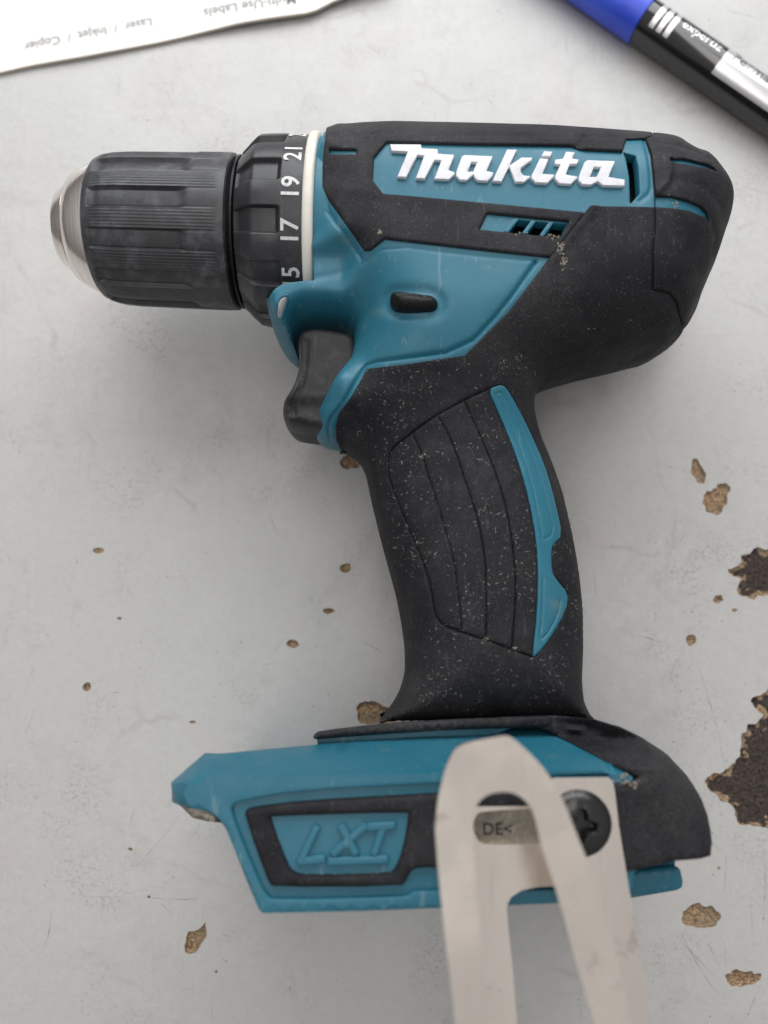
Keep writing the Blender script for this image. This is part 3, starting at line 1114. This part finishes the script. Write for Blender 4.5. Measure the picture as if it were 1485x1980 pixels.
# ================================================================== belt hook
ZA, ZBK = 96.0, 75.0
TH = 1.3
Bo = [(1177, 1503), (1185, 1512), (1189, 1530), (1197, 1600), (1218, 1726), (1239, 1851), (1257, 1985)]
YEND = -116.0
bxr = unproj([(1257, 1985)], ZBK)[0]
Bright = [tuple(q) for q in unproj(Bo, ZBK)] + [(bxr[0] + 0.3, YEND)]
Bsl = unproj([(1000, 1985), (990, 1860), (981, 1775), (980, 1752), (988, 1735), (1008, 1722), (1040, 1715), (1090, 1713), (1120, 1722), (1135, 1740), (1148, 1775), (1165, 1860), (1182, 1985)], ZBK)
Btop = unproj([(905, 1985), (892, 1860), (880, 1740), (872, 1620), (890, 1564), (905, 1560), (1050, 1558), (1060, 1510), (1072, 1504)], ZBK)
Bout = [*Bright, (Bsl[-1][0], YEND), *[tuple(q) for q in Bsl[::-1]], (Bsl[0][0], YEND), (Btop[0][0], YEND), *[tuple(q) for q in Btop]]
Bout = dens(np.array(Bout), 1.2)
slotB = unproj(dens(smooth_poly([(919, 1578), (930, 1568), (1040, 1564), (1090, 1564), (1090, 1628), (1040, 1631), (945, 1634), (926, 1628), (917, 1612), (914, 1596)], 2), 5), ZBK)
V1, F1 = relief_mesh(Bout, [slotB], flat(ZBK), skirt=TH, step=400)
Aleft = [(841, 1600), (845, 1660), (851, 1720), (861, 1815), (871, 1895), (881, 1985)]
Aout_px = [(841, 1600), (846, 1550), (853, 1517), (863, 1480), (879, 1450), (897, 1437), (947, 1427), (976, 1422), (989, 1425), (1014, 1446), (1047, 1479), (1068, 1509), (1089, 1546), (1110, 1600),
           (1135, 1662), (1160, 1730), (1190, 1830), (1222, 1985)]
Ain_px = [(1150, 1985), (1135, 1935), (1110, 1851), (1089, 1768), (1068, 1697), (1047, 1634), (1035, 1584), (1026, 1559), (1005, 1538), (980, 1530), (947, 1534), (926, 1549), (917, 1570), (914, 1600), (918, 1660), (926, 1768), (948, 1985)]


def zA(y):
    return ZA


Ao, Ai = smooth_poly(unproj(Aout_px, ZA), 1, False), smooth_poly(unproj(Ain_px, ZA), 2, False)
AL = unproj(Aleft, ZA)
AYE = YEND
Aout = [(AL[-1][0] + 1.0, AYE), *[tuple(q) for q in AL[::-1]], *[tuple(q) for q in Ao[1:]], (Ao[-1][0] + 2.5, AYE), (Ai[0][0] + 2.5, AYE), *[tuple(q) for q in Ai], (Ai[-1][0] + 1, AYE)]
Aout = dens(np.array(Aout), 1.2)
V2, F2 = relief_mesh(Aout, [], flat(ZA), skirt=TH, step=400)
# the two bends that join the leaves below the foot
parts = [(V1, F1), (V2, F2)]
for (a0, a1, b0, b1) in ((AL[-1][0] + 1.0, Ai[-1][0] + 1, Btop[0][0], Bsl[0][0]), (Ai[0][0] + 2.5, Ao[-1][0] + 2.5, Bsl[-1][0], bxr[0] + 0.3)):
    V, F = [], []
    n = 14
    zc = (ZA + ZBK) / 2 - TH / 2
    ro = (ZA - ZBK) / 2 + TH / 2
    for i in range(n + 1):
        t = i / n
        an = math.pi * t
        for (rr) in (ro, ro - TH):
            for (xa, xb) in ((a0, b0), (a1, b1)):
                V.append((xa + (xb - xa) * t, YEND - rr * math.sin(an), zc + rr * math.cos(an)))
    for i in range(n):
        b = i * 4
        F += [(b, b + 1, b + 5, b + 4), (b + 2, b + 6, b + 7, b + 3), (b, b + 4, b + 6, b + 2), (b + 1, b + 3, b + 7, b + 5)]
    parts.append((V, F))
V, F = join(parts)
hook = mesh_obj('belt_hook', V, F, M['nickel'], drill, 30)
bv = hook.modifiers.new('edge', 'BEVEL')
bv.width = 0.00032
bv.segments = 3
bv.limit_method = 'ANGLE'
bv.angle_limit = math.radians(50)
bv.harden_normals = True
tag(hook, label='bent metal belt hook with a long slot, screwed to the foot')
relief('stamped_plate', M['dullmetal'], hook, slotB + normals_out(slotB) * 0.4, [], Hf=lambda Q: ZBK - 1.3 + 0 * Q[:, 0], skirt=1.0, step=3)
V, F = text_mesh('DE<', 3.3, 0.03)
c0 = unproj([(962, 1604)], ZBK - 1.2)[0]
mesh_obj('stamped_mark', np.column_stack([V[:, 0] + c0[0], V[:, 1] + c0[1], np.full(len(V), ZBK - 1.2)]), F, M['dark'], hook, 0)

# hook screw with a six-lobed recess
sc0 = unproj([(1122, 1594)], ZBK + 1.0)[0]
V, F = [], []
n = 72
rs = [0.0, 0.8, 1.4, 1.9, 2.2, 2.5, 2.8, 3.2, 4.0, 5.0, 5.6, 6.1, 6.3, 6.4, 6.4]
for i, r in enumerate(rs):
    for j in range(n):
        a = 2 * math.pi * j / n
        rl = 2.35 + 0.75 * math.cos(4 * a + 0.6)
        z = ZBK + 0.1 + 2.3 * math.sqrt(max(0, 1 - (r / 6.45) ** 2.4))
        if i == len(rs) - 1:
            z = ZBK - 3
        dpt = 2.2 * float(smoothstep(rl + 0.25, rl - 0.35, np.array(r)))
        V.append((sc0[0] + r * math.cos(a), sc0[1] + r * math.sin(a), z - dpt))
for i in range(len(rs) - 1):
    for j in range(n):
        F.append((i * n + j, (i + 1) * n + j, (i + 1) * n + (j + 1) % n, i * n + (j + 1) % n))
mesh_obj('hook_screw', V, F, mat_rubber('black_screw', (0.010, 0.010, 0.011), 0.22, 0.5, 0.3, 0.00012, 700, 0.6), drill, 50)

# ================================================================== wood dust on the rubber
EE = []
gin = grip_out


def fibres(n, poly, Hf, lo, hi, wlo, whi, box):
    V, F = [], []
    Q = np.column_stack([rng.uniform(box[0], box[1], n * 6), rng.uniform(box[2], box[3], n * 6)])
    dens_n = np.array([mnoise.fractal(Vector((q[0] * .09, q[1] * .09, 3.0)), 0.6, 2.1, 4) for q in Q])
    keep = inside(Q, poly) & (body_sd(Q) > 1.5) & (rng.uniform(-.25, .5, len(Q)) < dens_n)
    Q = Q[keep][:n]
    for q in Q:
        L = lo + (hi - lo) * rng.random() ** 9
        w = rng.uniform(wlo, whi)
        a = rng.uniform(0, 2 * math.pi)
        cv = rng.uniform(-1.2, 1.2) / max(L, .4)
        k = 2 if L < 0.4 else 5
        p = q.copy()
        c = []
        for i in range(k):
            c.append((p[0], p[1], a))
            p = p + np.array([math.cos(a), math.sin(a)]) * L / (k - 1)
            a += cv * L / (k - 1)
        c = np.array(c)
        N = np.stack([-np.sin(c[:, 2]), np.cos(c[:, 2])], 1)
        tw = np.full((k, 1), w / 2)
        tw[0] *= .5
        tw[-1] *= .5
        V.append(np.concatenate([c[:, :2] + N * tw, c[:, :2] - N * tw]))
        F.append(k)
    allV = np.concatenate(V)
    z = Hf(allV) + 0.07
    faces = []
    b = 0
    for k in F:
        for i in range(k - 1):
            faces.append((b + i, b + k + i, b + k + i + 1, b + i + 1))
        b += 2 * k
    return np.column_stack([allV, z]), faces


lo, hi = S_BODY.min(0), S_BODY.max(0)
V, F = fibres(5200, grip_out, HG, 0.06, 0.95, 0.045, 0.085, (lo[0], hi[0], -60, 30))
V3, F3 = fibres(450, grip_out, HG, 0.1, 0.6, 0.05, 0.11, (lo[0], hi[0], 30, 80))
V, F = join([(V, F), (V3, F3)])
du = mesh_obj('dust', V, F, M['dust'], drill, 0)
tag(du, kind='stuff')


def clump(name, px, z, r, mat, parent, n=26, Hf=None):
    """small crumbs lying in a joint"""
    parts = []
    QP = march(np.column_stack([px[0] + rng.normal(0, r[0], n), px[1] + rng.normal(0, r[1], n)]), Hf)
    ZP = Hf(QP)
    for q, zz in zip(QP, ZP):
        s = 0.07 + 0.26 * rng.random() ** 2
        V = [np.array(d) * s * rng.uniform(.6, 1.2) + np.array([q[0], q[1], zz]) for d in ((1, 0, 0), (-1, 0, 0), (0, 1, 0), (0, -1, 0), (0, 0, .8), (0, 0, -.8))]
        parts.append((V, [(0, 2, 4), (2, 1, 4), (1, 3, 4), (3, 0, 4), (2, 0, 5), (1, 2, 5), (3, 1, 5), (0, 3, 5)]))
    V, F = join(parts)
    return tag(mesh_obj(name, V, F, mat, parent, 0), kind='stuff')


for px in ((585, 1692), (620, 1694), (662, 1693), (705, 1692), (742, 1690)):
    clump('crumbs', px, 0, (13, 0.8), M['dirt'], badge, 34, lambda Q: np.full(len(Q), ZF - 0.9 + 0.3))
for px in ((1206, 1500), (1214, 1510), (1224, 1517), (1196, 1512)):
    clump('crumbs', px, 0, (5, 3), M['dirt'], drill, 22, lambda Q: np.maximum(Hrear(Q), Hfoot(Q)))
for px, r, n in (((1085, 477), (4, 6), 30), ((1091, 505), (4, 7), 30), ((734, 448), (3, 2), 14), ((1006, 452), (6, 2), 8), ((1068, 456), (10, 2), 16), ((807, 1050), (2, 3), 8),
                 ((821, 880), (5, 4), 16), ((940, 1236), (3, 2), 8), ((992, 1255), (6, 3), 14), ((1304, 393), (5, 6), 14)):
    o = clump('crumbs', px, 0, r, M['dirt'], drill, int(n * 1.6), HG)

# ================================================================== table
tm = NT('worn_grey_laminate', (0.5, 0.49, 0.47), 0.42, spec=0.4)
base = tm.mix(tm.ramp(tm.noise(9, 5, 0.6), [(0.3, 0.0), (0.7, 1.0)]), (0.530, 0.524, 0.512), (0.578, 0.570, 0.552))
base = tm.mix(tm.mul(tm.ramp(tm.noise(24, 6, 0.65), [(0.54, 0.0), (0.70, 1.0)]), 0.5), base, (0.560, 0.490, 0.472))
# grey smudges
gr = tm.mul(tm.ramp(tm.noise(17, 4, 0.7), [(0.50, 0.0), (0.72, 1.0)]), tm.ramp(tm.noise(170, 4, 0.8), [(0.42, 0.0), (0.72, 1.0)]))
base = tm.mix(tm.mul(gr, 0.55), base, (0.29, 0.275, 0.255))
gr2 = tm.mul(tm.ramp(tm.noise(30, 4, 0.7), [(0.52, 0.0), (0.66, 1.0)]), tm.ramp(tm.noise(900, 3, 0.75), [(0.50, 0.0), (0.66, 1.0)]))
base = tm.mix(tm.mul(gr2, 0.65), base, (0.26, 0.24, 0.22))
# fine paper-like mottling
base = tm.mix(tm.mul(tm.ramp(tm.noise(380, 4, 0.7), [(0.35, 0.0), (0.7, 1.0)]), 0.22), base, (0.40, 0.39, 0.375))
s1 = tm.mul(specks(tm, 190, 0.030, 0.06), tm.ramp(tm.noise(60, 2), [(0.48, 0.0), (0.58, 1.0)]))
base = tm.mix(tm.mul(s1, 0.75), base, (0.11, 0.09, 0.07))
for ang, sc_ in ((0.9, 700), (-0.35, 520), (1.4, 850)):
    s2 = tm.ramp(tm.noise(sc_, 3, 0.6, tm.scaled(1, 0.07, 1, ang)), [(0.66, 0.0), (0.72, 1.0)])
    base = tm.mix(tm.mul(tm.mul(s2, tm.ramp(tm.noise(22, 3), [(0.46, 0.0), (0.62, 1.0)])), 0.34), base, (0.29, 0.27, 0.25))
# faint rings and curved marks
wv = tm.t.nodes.new('ShaderNodeTexVoronoi')
wv.feature = 'DISTANCE_TO_EDGE'
wv.inputs['Scale'].default_value = 26
dist_ = tm.t.nodes.new('ShaderNodeVectorMath')
dist_.operation = 'ADD'
nn = tm.n('ShaderNodeTexNoise', Scale=30.0, Detail=4.0)
tm.link(tm.co, nn.inputs['Vector'])
scv = tm.t.nodes.new('ShaderNodeVectorMath')
scv.operation = 'SCALE'
scv.inputs['Scale'].default_value = 0.03
tm.link(nn.outputs['Color'], scv.inputs[0])
tm.link(tm.co, dist_.inputs[0])
tm.link(scv.outputs[0], dist_.inputs[1])
tm.link(dist_.outputs[0], wv.inputs['Vector'])
ed = tm.ramp(wv.outputs['Distance'], [(0.0, 1.0), (0.012, 0.5), (0.03, 0.0)])
base = tm.mix(tm.mul(tm.mul(ed, tm.ramp(tm.noise(40, 3), [(0.52, 0.0), (0.64, 1.0)])), 0.35), base, (0.33, 0.30, 0.28))
tm.col(base)
tm.rough(tm.ramp(tm.noise(60, 4, 0.7), [(0.3, 0.34), (0.7, 0.56)]))
b1 = tm.bump(tm.noise(620, 4, 0.65), 0.00016, 0.8)
tm.bump(tm.noise(55, 5, 0.6), 0.0009, 0.35, b1)
M['table'] = tm.m

cm = NT('exposed_chipboard', (0.35, 0.24, 0.13), 0.85, spec=0.2)
g1 = cm.noise(1300, 4, 0.7, cm.scaled(1, 2.0, 1, 0.5))
c = cm.mix(cm.ramp(g1, [(0.38, 0.0), (0.60, 1.0)]), (0.095, 0.058, 0.032), (0.60, 0.42, 0.26))
c = cm.mix(cm.ramp(cm.noise(130, 3, 0.6), [(0.45, 0.0), (0.68, 0.6)]), c, (0.33, 0.27, 0.20))
g2 = cm.noise(1100, 4, 0.75)
dk = cm.mix(cm.ramp(g2, [(0.35, 0.0), (0.68, 1.0)]), (0.030, 0.024, 0.022), (0.125, 0.098, 0.086))
at = cm.t.nodes.new('ShaderNodeAttribute')
at.attribute_name = 'stain'
ad = cm.n('ShaderNodeMath', operation='ADD')
cm.link(at.outputs['Fac'], ad.inputs[0])
cm.link(cm.mul(cm.noise(300, 4), 0.5), ad.inputs[1])
c = cm.mix(cm.ramp(ad.outputs[0], [(0.55, 0.0), (0.9, 1.0)]), c, dk)
cm.col(c)
cm.bump(cm.noise(1100, 4, 0.7), 0.0007, 1.0)
M['chip'] = cm.m


def ragged(P, amp_, step=1.0, seed=0):
    D_ = dens(smooth_poly(P, 1), step)
    N = normals_out(D_)
    d = np.array([mnoise.fractal(Vector((q[0] * .45, q[1] * .45, seed * 7.3)), 0.9, 2.1, 4) for q in D_])
    return D_ + N * (d * amp_)[:, None]


def ell(cx, cy, a, b, n=14, rot=0):
    return [(cx + a * math.cos(t) * math.cos(rot) - b * math.sin(t) * math.sin(rot), cy + a * math.cos(t) * math.sin(rot) + b * math.sin(t) * math.cos(rot)) for t in np.linspace(0, 2 * math.pi, n, endpoint=False)]


CH = [
    ('chip', ell(676, 893, 19, 15), 1.2), ('chip', ell(1350, 912, 13, 24, rot=-.3), 1.4), ('chip', [(1362, 950), (1380, 945), (1398, 930), (1410, 935), (1408, 960), (1400, 985), (1380, 998), (1362, 985)], 1.6),
    ('dark', [(1440, 1075), (1460, 1060), (1480, 1062), (1530, 1065), (1530, 1150), (1470, 1150), (1455, 1163), (1432, 1150), (1425, 1130), (1438, 1118), (1410, 1112), (1406, 1098), (1428, 1092)], 1.7),
    ('chip', ell(1388, 1157, 10, 8), 1.0), ('chip', ell(1337, 1237, 12, 11), 1.2),
    ('dark', [(1560, 1320), (1482, 1335), (1450, 1354), (1462, 1372), (1478, 1385), (1438, 1408), (1432, 1440), (1428, 1470), (1400, 1492), (1368, 1498), (1366, 1518), (1385, 1545), (1415, 1552), (1420, 1585), (1440, 1598), (1560, 1610)], 1.7),
    ('chip', [(1320, 1760), (1345, 1748), (1375, 1750), (1392, 1768), (1390, 1785), (1370, 1795), (1335, 1795), (1320, 1780)], 1.6),
    ('chip', ell(1436, 1890, 36, 15), 2.0),
    ('chip', [(362, 1802), (376, 1800), (388, 1795), (397, 1780), (399, 1785), (398, 1815), (388, 1826), (380, 1842), (366, 1846), (355, 1838)], 0.8),
    ('chip', ell(190, 1065, 12, 6), 0.5), ('chip', ell(668, 1098, 12, 9, rot=-.3), 0.7), ('chip', ell(636, 1181, 12, 6), 0.6), ('chip', ell(566, 1246, 13, 8), 0.8),
    ('chip', ell(168, 1328, 9, 8, rot=-.4), 0.6), ('chip', [(688, 1360), (705, 1358), (722, 1352), (735, 1364), (770, 1372), (760, 1402), (700, 1402), (690, 1385)], 1.2),
    ('chip', ell(231, 1196, 5, 3), 0.3), ('chip', ell(372, 1396, 7, 3), 0.3), ('chip', ell(252, 1642, 5, 4), 0.4), ('chip', ell(288, 1734, 3, 3), 0.2), ('chip', ell(418, 1879, 3, 3), 0.2),
    ('chip', ell(1420, 1180, 6, 4), 0.4), ('chip', ell(1390, 1678, 3, 3), 0.2),
]
holes = []
floors = []
for i, (kd, P, am) in enumerate(CH):
    w = unproj(P, 0.0)
    w = ragged(w, am * 0.55, 0.45 if am < 1.5 else 0.7, i)
    holes.append(w)
    floors.append((kd, w, am))
tab = np.array([(-420, -330), (420, -330), (420, 520), (-420, 520)], float)
V, F = relief_mesh(dens(tab, 60), holes, flat(0.0), bev=None, skirt=0.9, step=45, zbase=-5)
table = mesh_obj('table_top', V, F, M['table'], None, 30)
tag(table, 'worn pale grey laminate table top with chipped spots and scratches', None, 'structure')
for i, (kd, w, am) in enumerate(floors):
    dep = 0.95 if am > .5 else .5

    def Hc(Q, w=w, dep=dep, i=i):
        d = np.clip(sdist(Q, w), 0, None)
        nz = np.array([mnoise.fractal(Vector((q[0] * 1.1, q[1] * 1.1, i * 3.1)), 0.7, 2.2, 4) for q in Q])
        return -0.08 - dep * np.clip(d / 0.5, 0, 1) + 0.5 * nz * np.clip(d / 0.5, 0, 1)
    fo = relief('exposed_chipboard', M['chip'], table, w + normals_out(w) * 0.05, [], Hf=Hc, skirt=0.4, step=0.55 if am < 2 else 0.8, smooth=60, zbase=-5)
    me = fo.data
    co = np.array([v.co[:2] for v in me.vertices]) / MM
    dd = seg_dist(co, w)
    nz = np.array([mnoise.fractal(Vector((q[0] * .35, q[1] * .35, 9.0)), 0.7, 2.1, 3) for q in co])
    st_ = smoothstep(0.2, 1.9, dd + nz * 3.2) if kd == 'dark' else np.clip(nz * 0.5, 0, 0.25)
    att = me.attributes.new('stain', 'FLOAT', 'POINT')
    att.data.foreach_set('value', st_.astype(np.float32))

# scratches and hairline cracks: thin dark slivers pressed into the laminate
SCR = [
    [(350, 1575), (318, 1615), (262, 1679)], [(1352, 1290), (1370, 1350), (1390, 1420), (1402, 1488)], [(1305, 1805), (1340, 1845), (1385, 1890)], [(1318, 1808), (1372, 1905), (1395, 1925)],
    [(1362, 1810), (1392, 1870)], [(1478, 1640), (1480, 1700), (1476, 1790)], [(1405, 1650), (1400, 1730)], [(520, 992), (535, 1030), (543, 1047)], [(1470, 1905), (1440, 1975)],
    [(100, 1755), (96, 1800), (84, 1840)], [(190, 1318), (200, 1310)], [(215, 1340), (238, 1338)], [(310, 1745), (332, 1767)], [(60, 1305), (66, 1292)],
    [(1225, 1225), (1290, 1245)], [(430, 1853), (442, 1862)], [(505, 1286), (530, 1283)], [(700, 1240), (740, 1262)], [(395, 1745), (392, 1775)], [(285, 1735), (340, 1740), (385, 1738)],
    [(250, 1600), (262, 1560)], [(640, 60), (655, 52)], [(1402, 20), (1470, 36)], [(48, 1420), (60, 1395), (66, 1370)],
]
sm_ = NT('dirt_in_scratches', (0.30, 0.27, 0.24), 0.8)
sm_.col(sm_.mix(sm_.ramp(sm_.noise(300, 4), [(0.4, 0.0), (0.6, 1.0)]), (0.16, 0.135, 0.115), (0.44, 0.42, 0.40)))
parts = []
for s in SCR:
    w = dens(smooth_poly(unproj(s, 0), 1, False), 0.8, False)
    w = w + rng.normal(0, 0.04, w.shape)
    T = np.gradient(w, axis=0)
    N = np.stack([-T[:, 1], T[:, 0]], 1)
    N /= np.linalg.norm(N, axis=1)[:, None]
    k = len(w)
    wd = 0.085 * np.sin(np.linspace(0.05, math.pi - .05, k)) * rng.uniform(.5, 1.1, k) + 0.01
    V = np.concatenate([np.column_stack([w + N * wd[:, None], np.full(k, 0.012)]), np.column_stack([w - N * wd[:, None], np.full(k, 0.012)])])
    parts.append((V, [(i, i + k, i + k + 1, i + 1) for i in range(k - 1)]))
V, F = join(parts)
tag(mesh_obj('scratches', V, F, sm_.m, table, 0), kind='stuff')
# loose specks of dirt
parts = []
for _ in range(520):
    if rng.random() < .6:
        px = (rng.normal(1380, 90), rng.normal(1450, 260))
    else:
        px = (rng.uniform(0, 1485), rng.uniform(150, 1980))
    q = unproj([px], 0)[0]
    s = 0.07 + 0.22 * rng.random() ** 3
    n = 6
    ang = np.sort(rng.uniform(0, 2 * math.pi, n))
    V = [(q[0] + s * rng.uniform(.5, 1.2) * math.cos(a), q[1] + s * rng.uniform(.5, 1.2) * math.sin(a), 0.015) for a in ang] + [(q[0], q[1], 0.02 + s * .4)]
    parts.append((V, [(i, (i + 1) % n, n) for i in range(n)]))
V, F = join(parts)
sk = NT('dirt_specks', (0.12, 0.10, 0.085), 0.8)
tag(mesh_obj('dirt_specks', V, F, sk.m, table, 0), kind='stuff')

# ================================================================== label pack at the top
paper = NT('white_label_paper', (0.80, 0.79, 0.77), 0.55)
paper.col(paper.mix(paper.mul(paper.ramp(paper.noise(12, 4), [(0.45, 0.0), (0.7, 1.0)]), 0.4), (0.83, 0.81, 0.77), (0.80, 0.74, 0.68)))
pedge = NT('cream_paper_edge', (0.60, 0.52, 0.42), 0.8)
ink = NT('grey_ink', (0.16, 0.16, 0.18), 0.7)


def paper_z(Q):
    x = Q[:, 0]
    return 1.6 + 1.2 * smoothstep(-70, -40, x) * smoothstep(0, -22, x) + 5.5 * smoothstep(-22, 10, x) * smoothstep(130, 145, Q[:, 1] + 20) + 0.12 * np.sin(x * .11)


PP = [(-60, 150), (0, 137), (60, 124), (162, 107), (302, 80), (380, 63), (458, 48), (530, 37), (593, 28), (612, 22), (640, 8), (680, -6), (760, -30), (700, -260), (-60, -260)]
pw = dens(unproj(PP, 2.0), 3.0)
V, F = relief_mesh(pw, [], lambda Q: paper_z(Q), skirt=1.1, step=4, zbase=0.0)
sheet = mesh_obj('label_sheet_pack', V, F, paper.m, None, 30)
sheet.data.materials.append(pedge.m)
for p in sheet.data.polygons:
    if abs(p.normal.z) < 0.3:
        p.material_index = 1
tag(sheet, 'white pack of label sheets with upside-down grey print, edge curling off the table', 'paper')


def paper_text(s, pa, pb, size):
    """text whose left end is at pixel pa and right end at pb (reads upside down)"""
    V, F = text_mesh(s, size, 0.02)
    a, b = unproj([pa], 2.5)[0], unproj([pb], 2.5)[0]
    w = V[:, 0].max() - V[:, 0].min()
    L = np.linalg.norm(b - a)
    k = L / w
    d = (b - a) / L
    n = np.array([-d[1], d[0]])
    c = (a + b) / 2
    XY = c + V[:, :1] * k * d + V[:, 1:2] * k * n
    mesh_obj('printed_text', np.column_stack([XY, paper_z(XY) + 0.06]), F, ink.m, sheet, 0)


paper_text('Laser  /  Inkjet  /  Copier', (292, 37), (45, 86), 5)
paper_text('Multi-Use Labels', (572, 0), (394, 22), 5)
paper_text('Self adhesive', (560, -34), (410, -14), 5)

# ================================================================== marker pen
pen = bpy.data.objects.new('marker_pen', None)
COL.objects.link(pen)
pen.empty_display_size = 0.01
tag(pen, 'black permanent marker with blue cap, lying at the top right corner of the table', 'marker pen')
RP = 7.0
# axis from the limb rays of the barrel
mid0 = unproj([(1247, 42)], RP)[0]
mid1 = unproj([(1385, 137)], RP)[0]
pd = (mid1 - mid0) / np.linalg.norm(mid1 - mid0)
pn = np.array([-pd[1], pd[0]])


def pen_pt(s, r, a):
    s, r, a = np.broadcast_arrays(np.asarray(s, float), r, a)
    xy = mid0 + s[..., None] * pd + (r * np.sin(a))[..., None] * pn
    return np.concatenate([xy, (RP + r * np.cos(a))[..., None]], -1)


def pen_lathe(name, mat, parent, P, n=64, smooth=40):
    P = np.array(P, float)
    a = np.linspace(0, 2 * math.pi, n, endpoint=False)
    V = pen_pt(P[:, 0][:, None], P[:, 1][:, None], a[None, :]).reshape(-1, 3)
    F = []
    for i in range(len(P) - 1):
        for j in range(n):
            k = (j + 1) % n
            F.append((i * n + j, (i + 1) * n + j, (i + 1) * n + k, i * n + k))
    return mesh_obj(name, V, F, mat, parent, smooth)


bl = NT('blue_cap_plastic', (0.025, 0.065, 0.62), 0.38)
bl.col(bl.mix(bl.ramp(bl.noise(40, 3), [(0.35, 0.0), (0.7, 1.0)]), (0.022, 0.058, 0.58), (0.05, 0.11, 0.72)))
pb = NT('glossy_black_barrel', (0.012, 0.012, 0.013), 0.12, coat=0.5)
silver = NT('silver_print', (0.62, 0.61, 0.62), 0.25, metal=0.55)
inkb = NT('black_print', (0.05, 0.045, 0.05), 0.5)
pen_lathe('cap', bl.m, pen, [(-60, 0), (-60, 5.0), (-58, 6.3), (-45, 7.0), (-20, 7.4), (-1.5, 7.5), (-0.6, 7.4), (-0.4, 6.6)], 72)
pen_lathe('barrel', pb.m, pen, [(-2, 6.6), (0, 6.85), (60, 6.85), (110, 6.7), (112, 5), (112, 0)], 72)
# wrap-around silver label beginning partway down the barrel
NA = 60
L0 = np.linalg.norm(unproj([(1385, 120)], RP + 6)[0] - mid0) * 0.98


def patch(name, s0, s1, a0, a1, r, mat, ns=2, na=24):
    s = np.linspace(s0, s1, ns)
    a = np.linspace(a0, a1, na)
    V = pen_pt(s[:, None], r, a[None, :]).reshape(-1, 3)
    F = [(i * na + j, i * na + j + 1, (i + 1) * na + j + 1, (i + 1) * na + j) for i in range(ns - 1) for j in range(na - 1)]
    return mesh_obj(name, V, F, mat, pen, 60)


patch('silver_label', 28.0, 105, math.radians(-52), math.radians(58), 6.9, silver.m)
for k in range(3):
    patch('silver_band', 2.8 + 2.7 * k, 4.6 + 2.7 * k, math.radians(-45), math.radians(55), 6.9, silver.m)


def pen_text(name, s, s0, s1, size, mat, a0):
    V, F = text_mesh(s, size, 0.03)
    x0, x1 = V[:, 0].min(), V[:, 0].max()
    ks = (s1 - s0) / (x1 - x0)
    ss = s0 + (V[:, 0] - x0) * ks
    an = math.radians(a0) + V[:, 1] * ks / 6.9
    mesh_obj(name, pen_pt(ss, 6.95, an), F, mat, pen, 0)


pen_text('printed_text', 'expertiz', 11.6, 26.2, 5, silver.m, 10)
pen_text('printed_text', 'Permanent Marker', 30.5, 72.0, 5, inkb.m, 16)
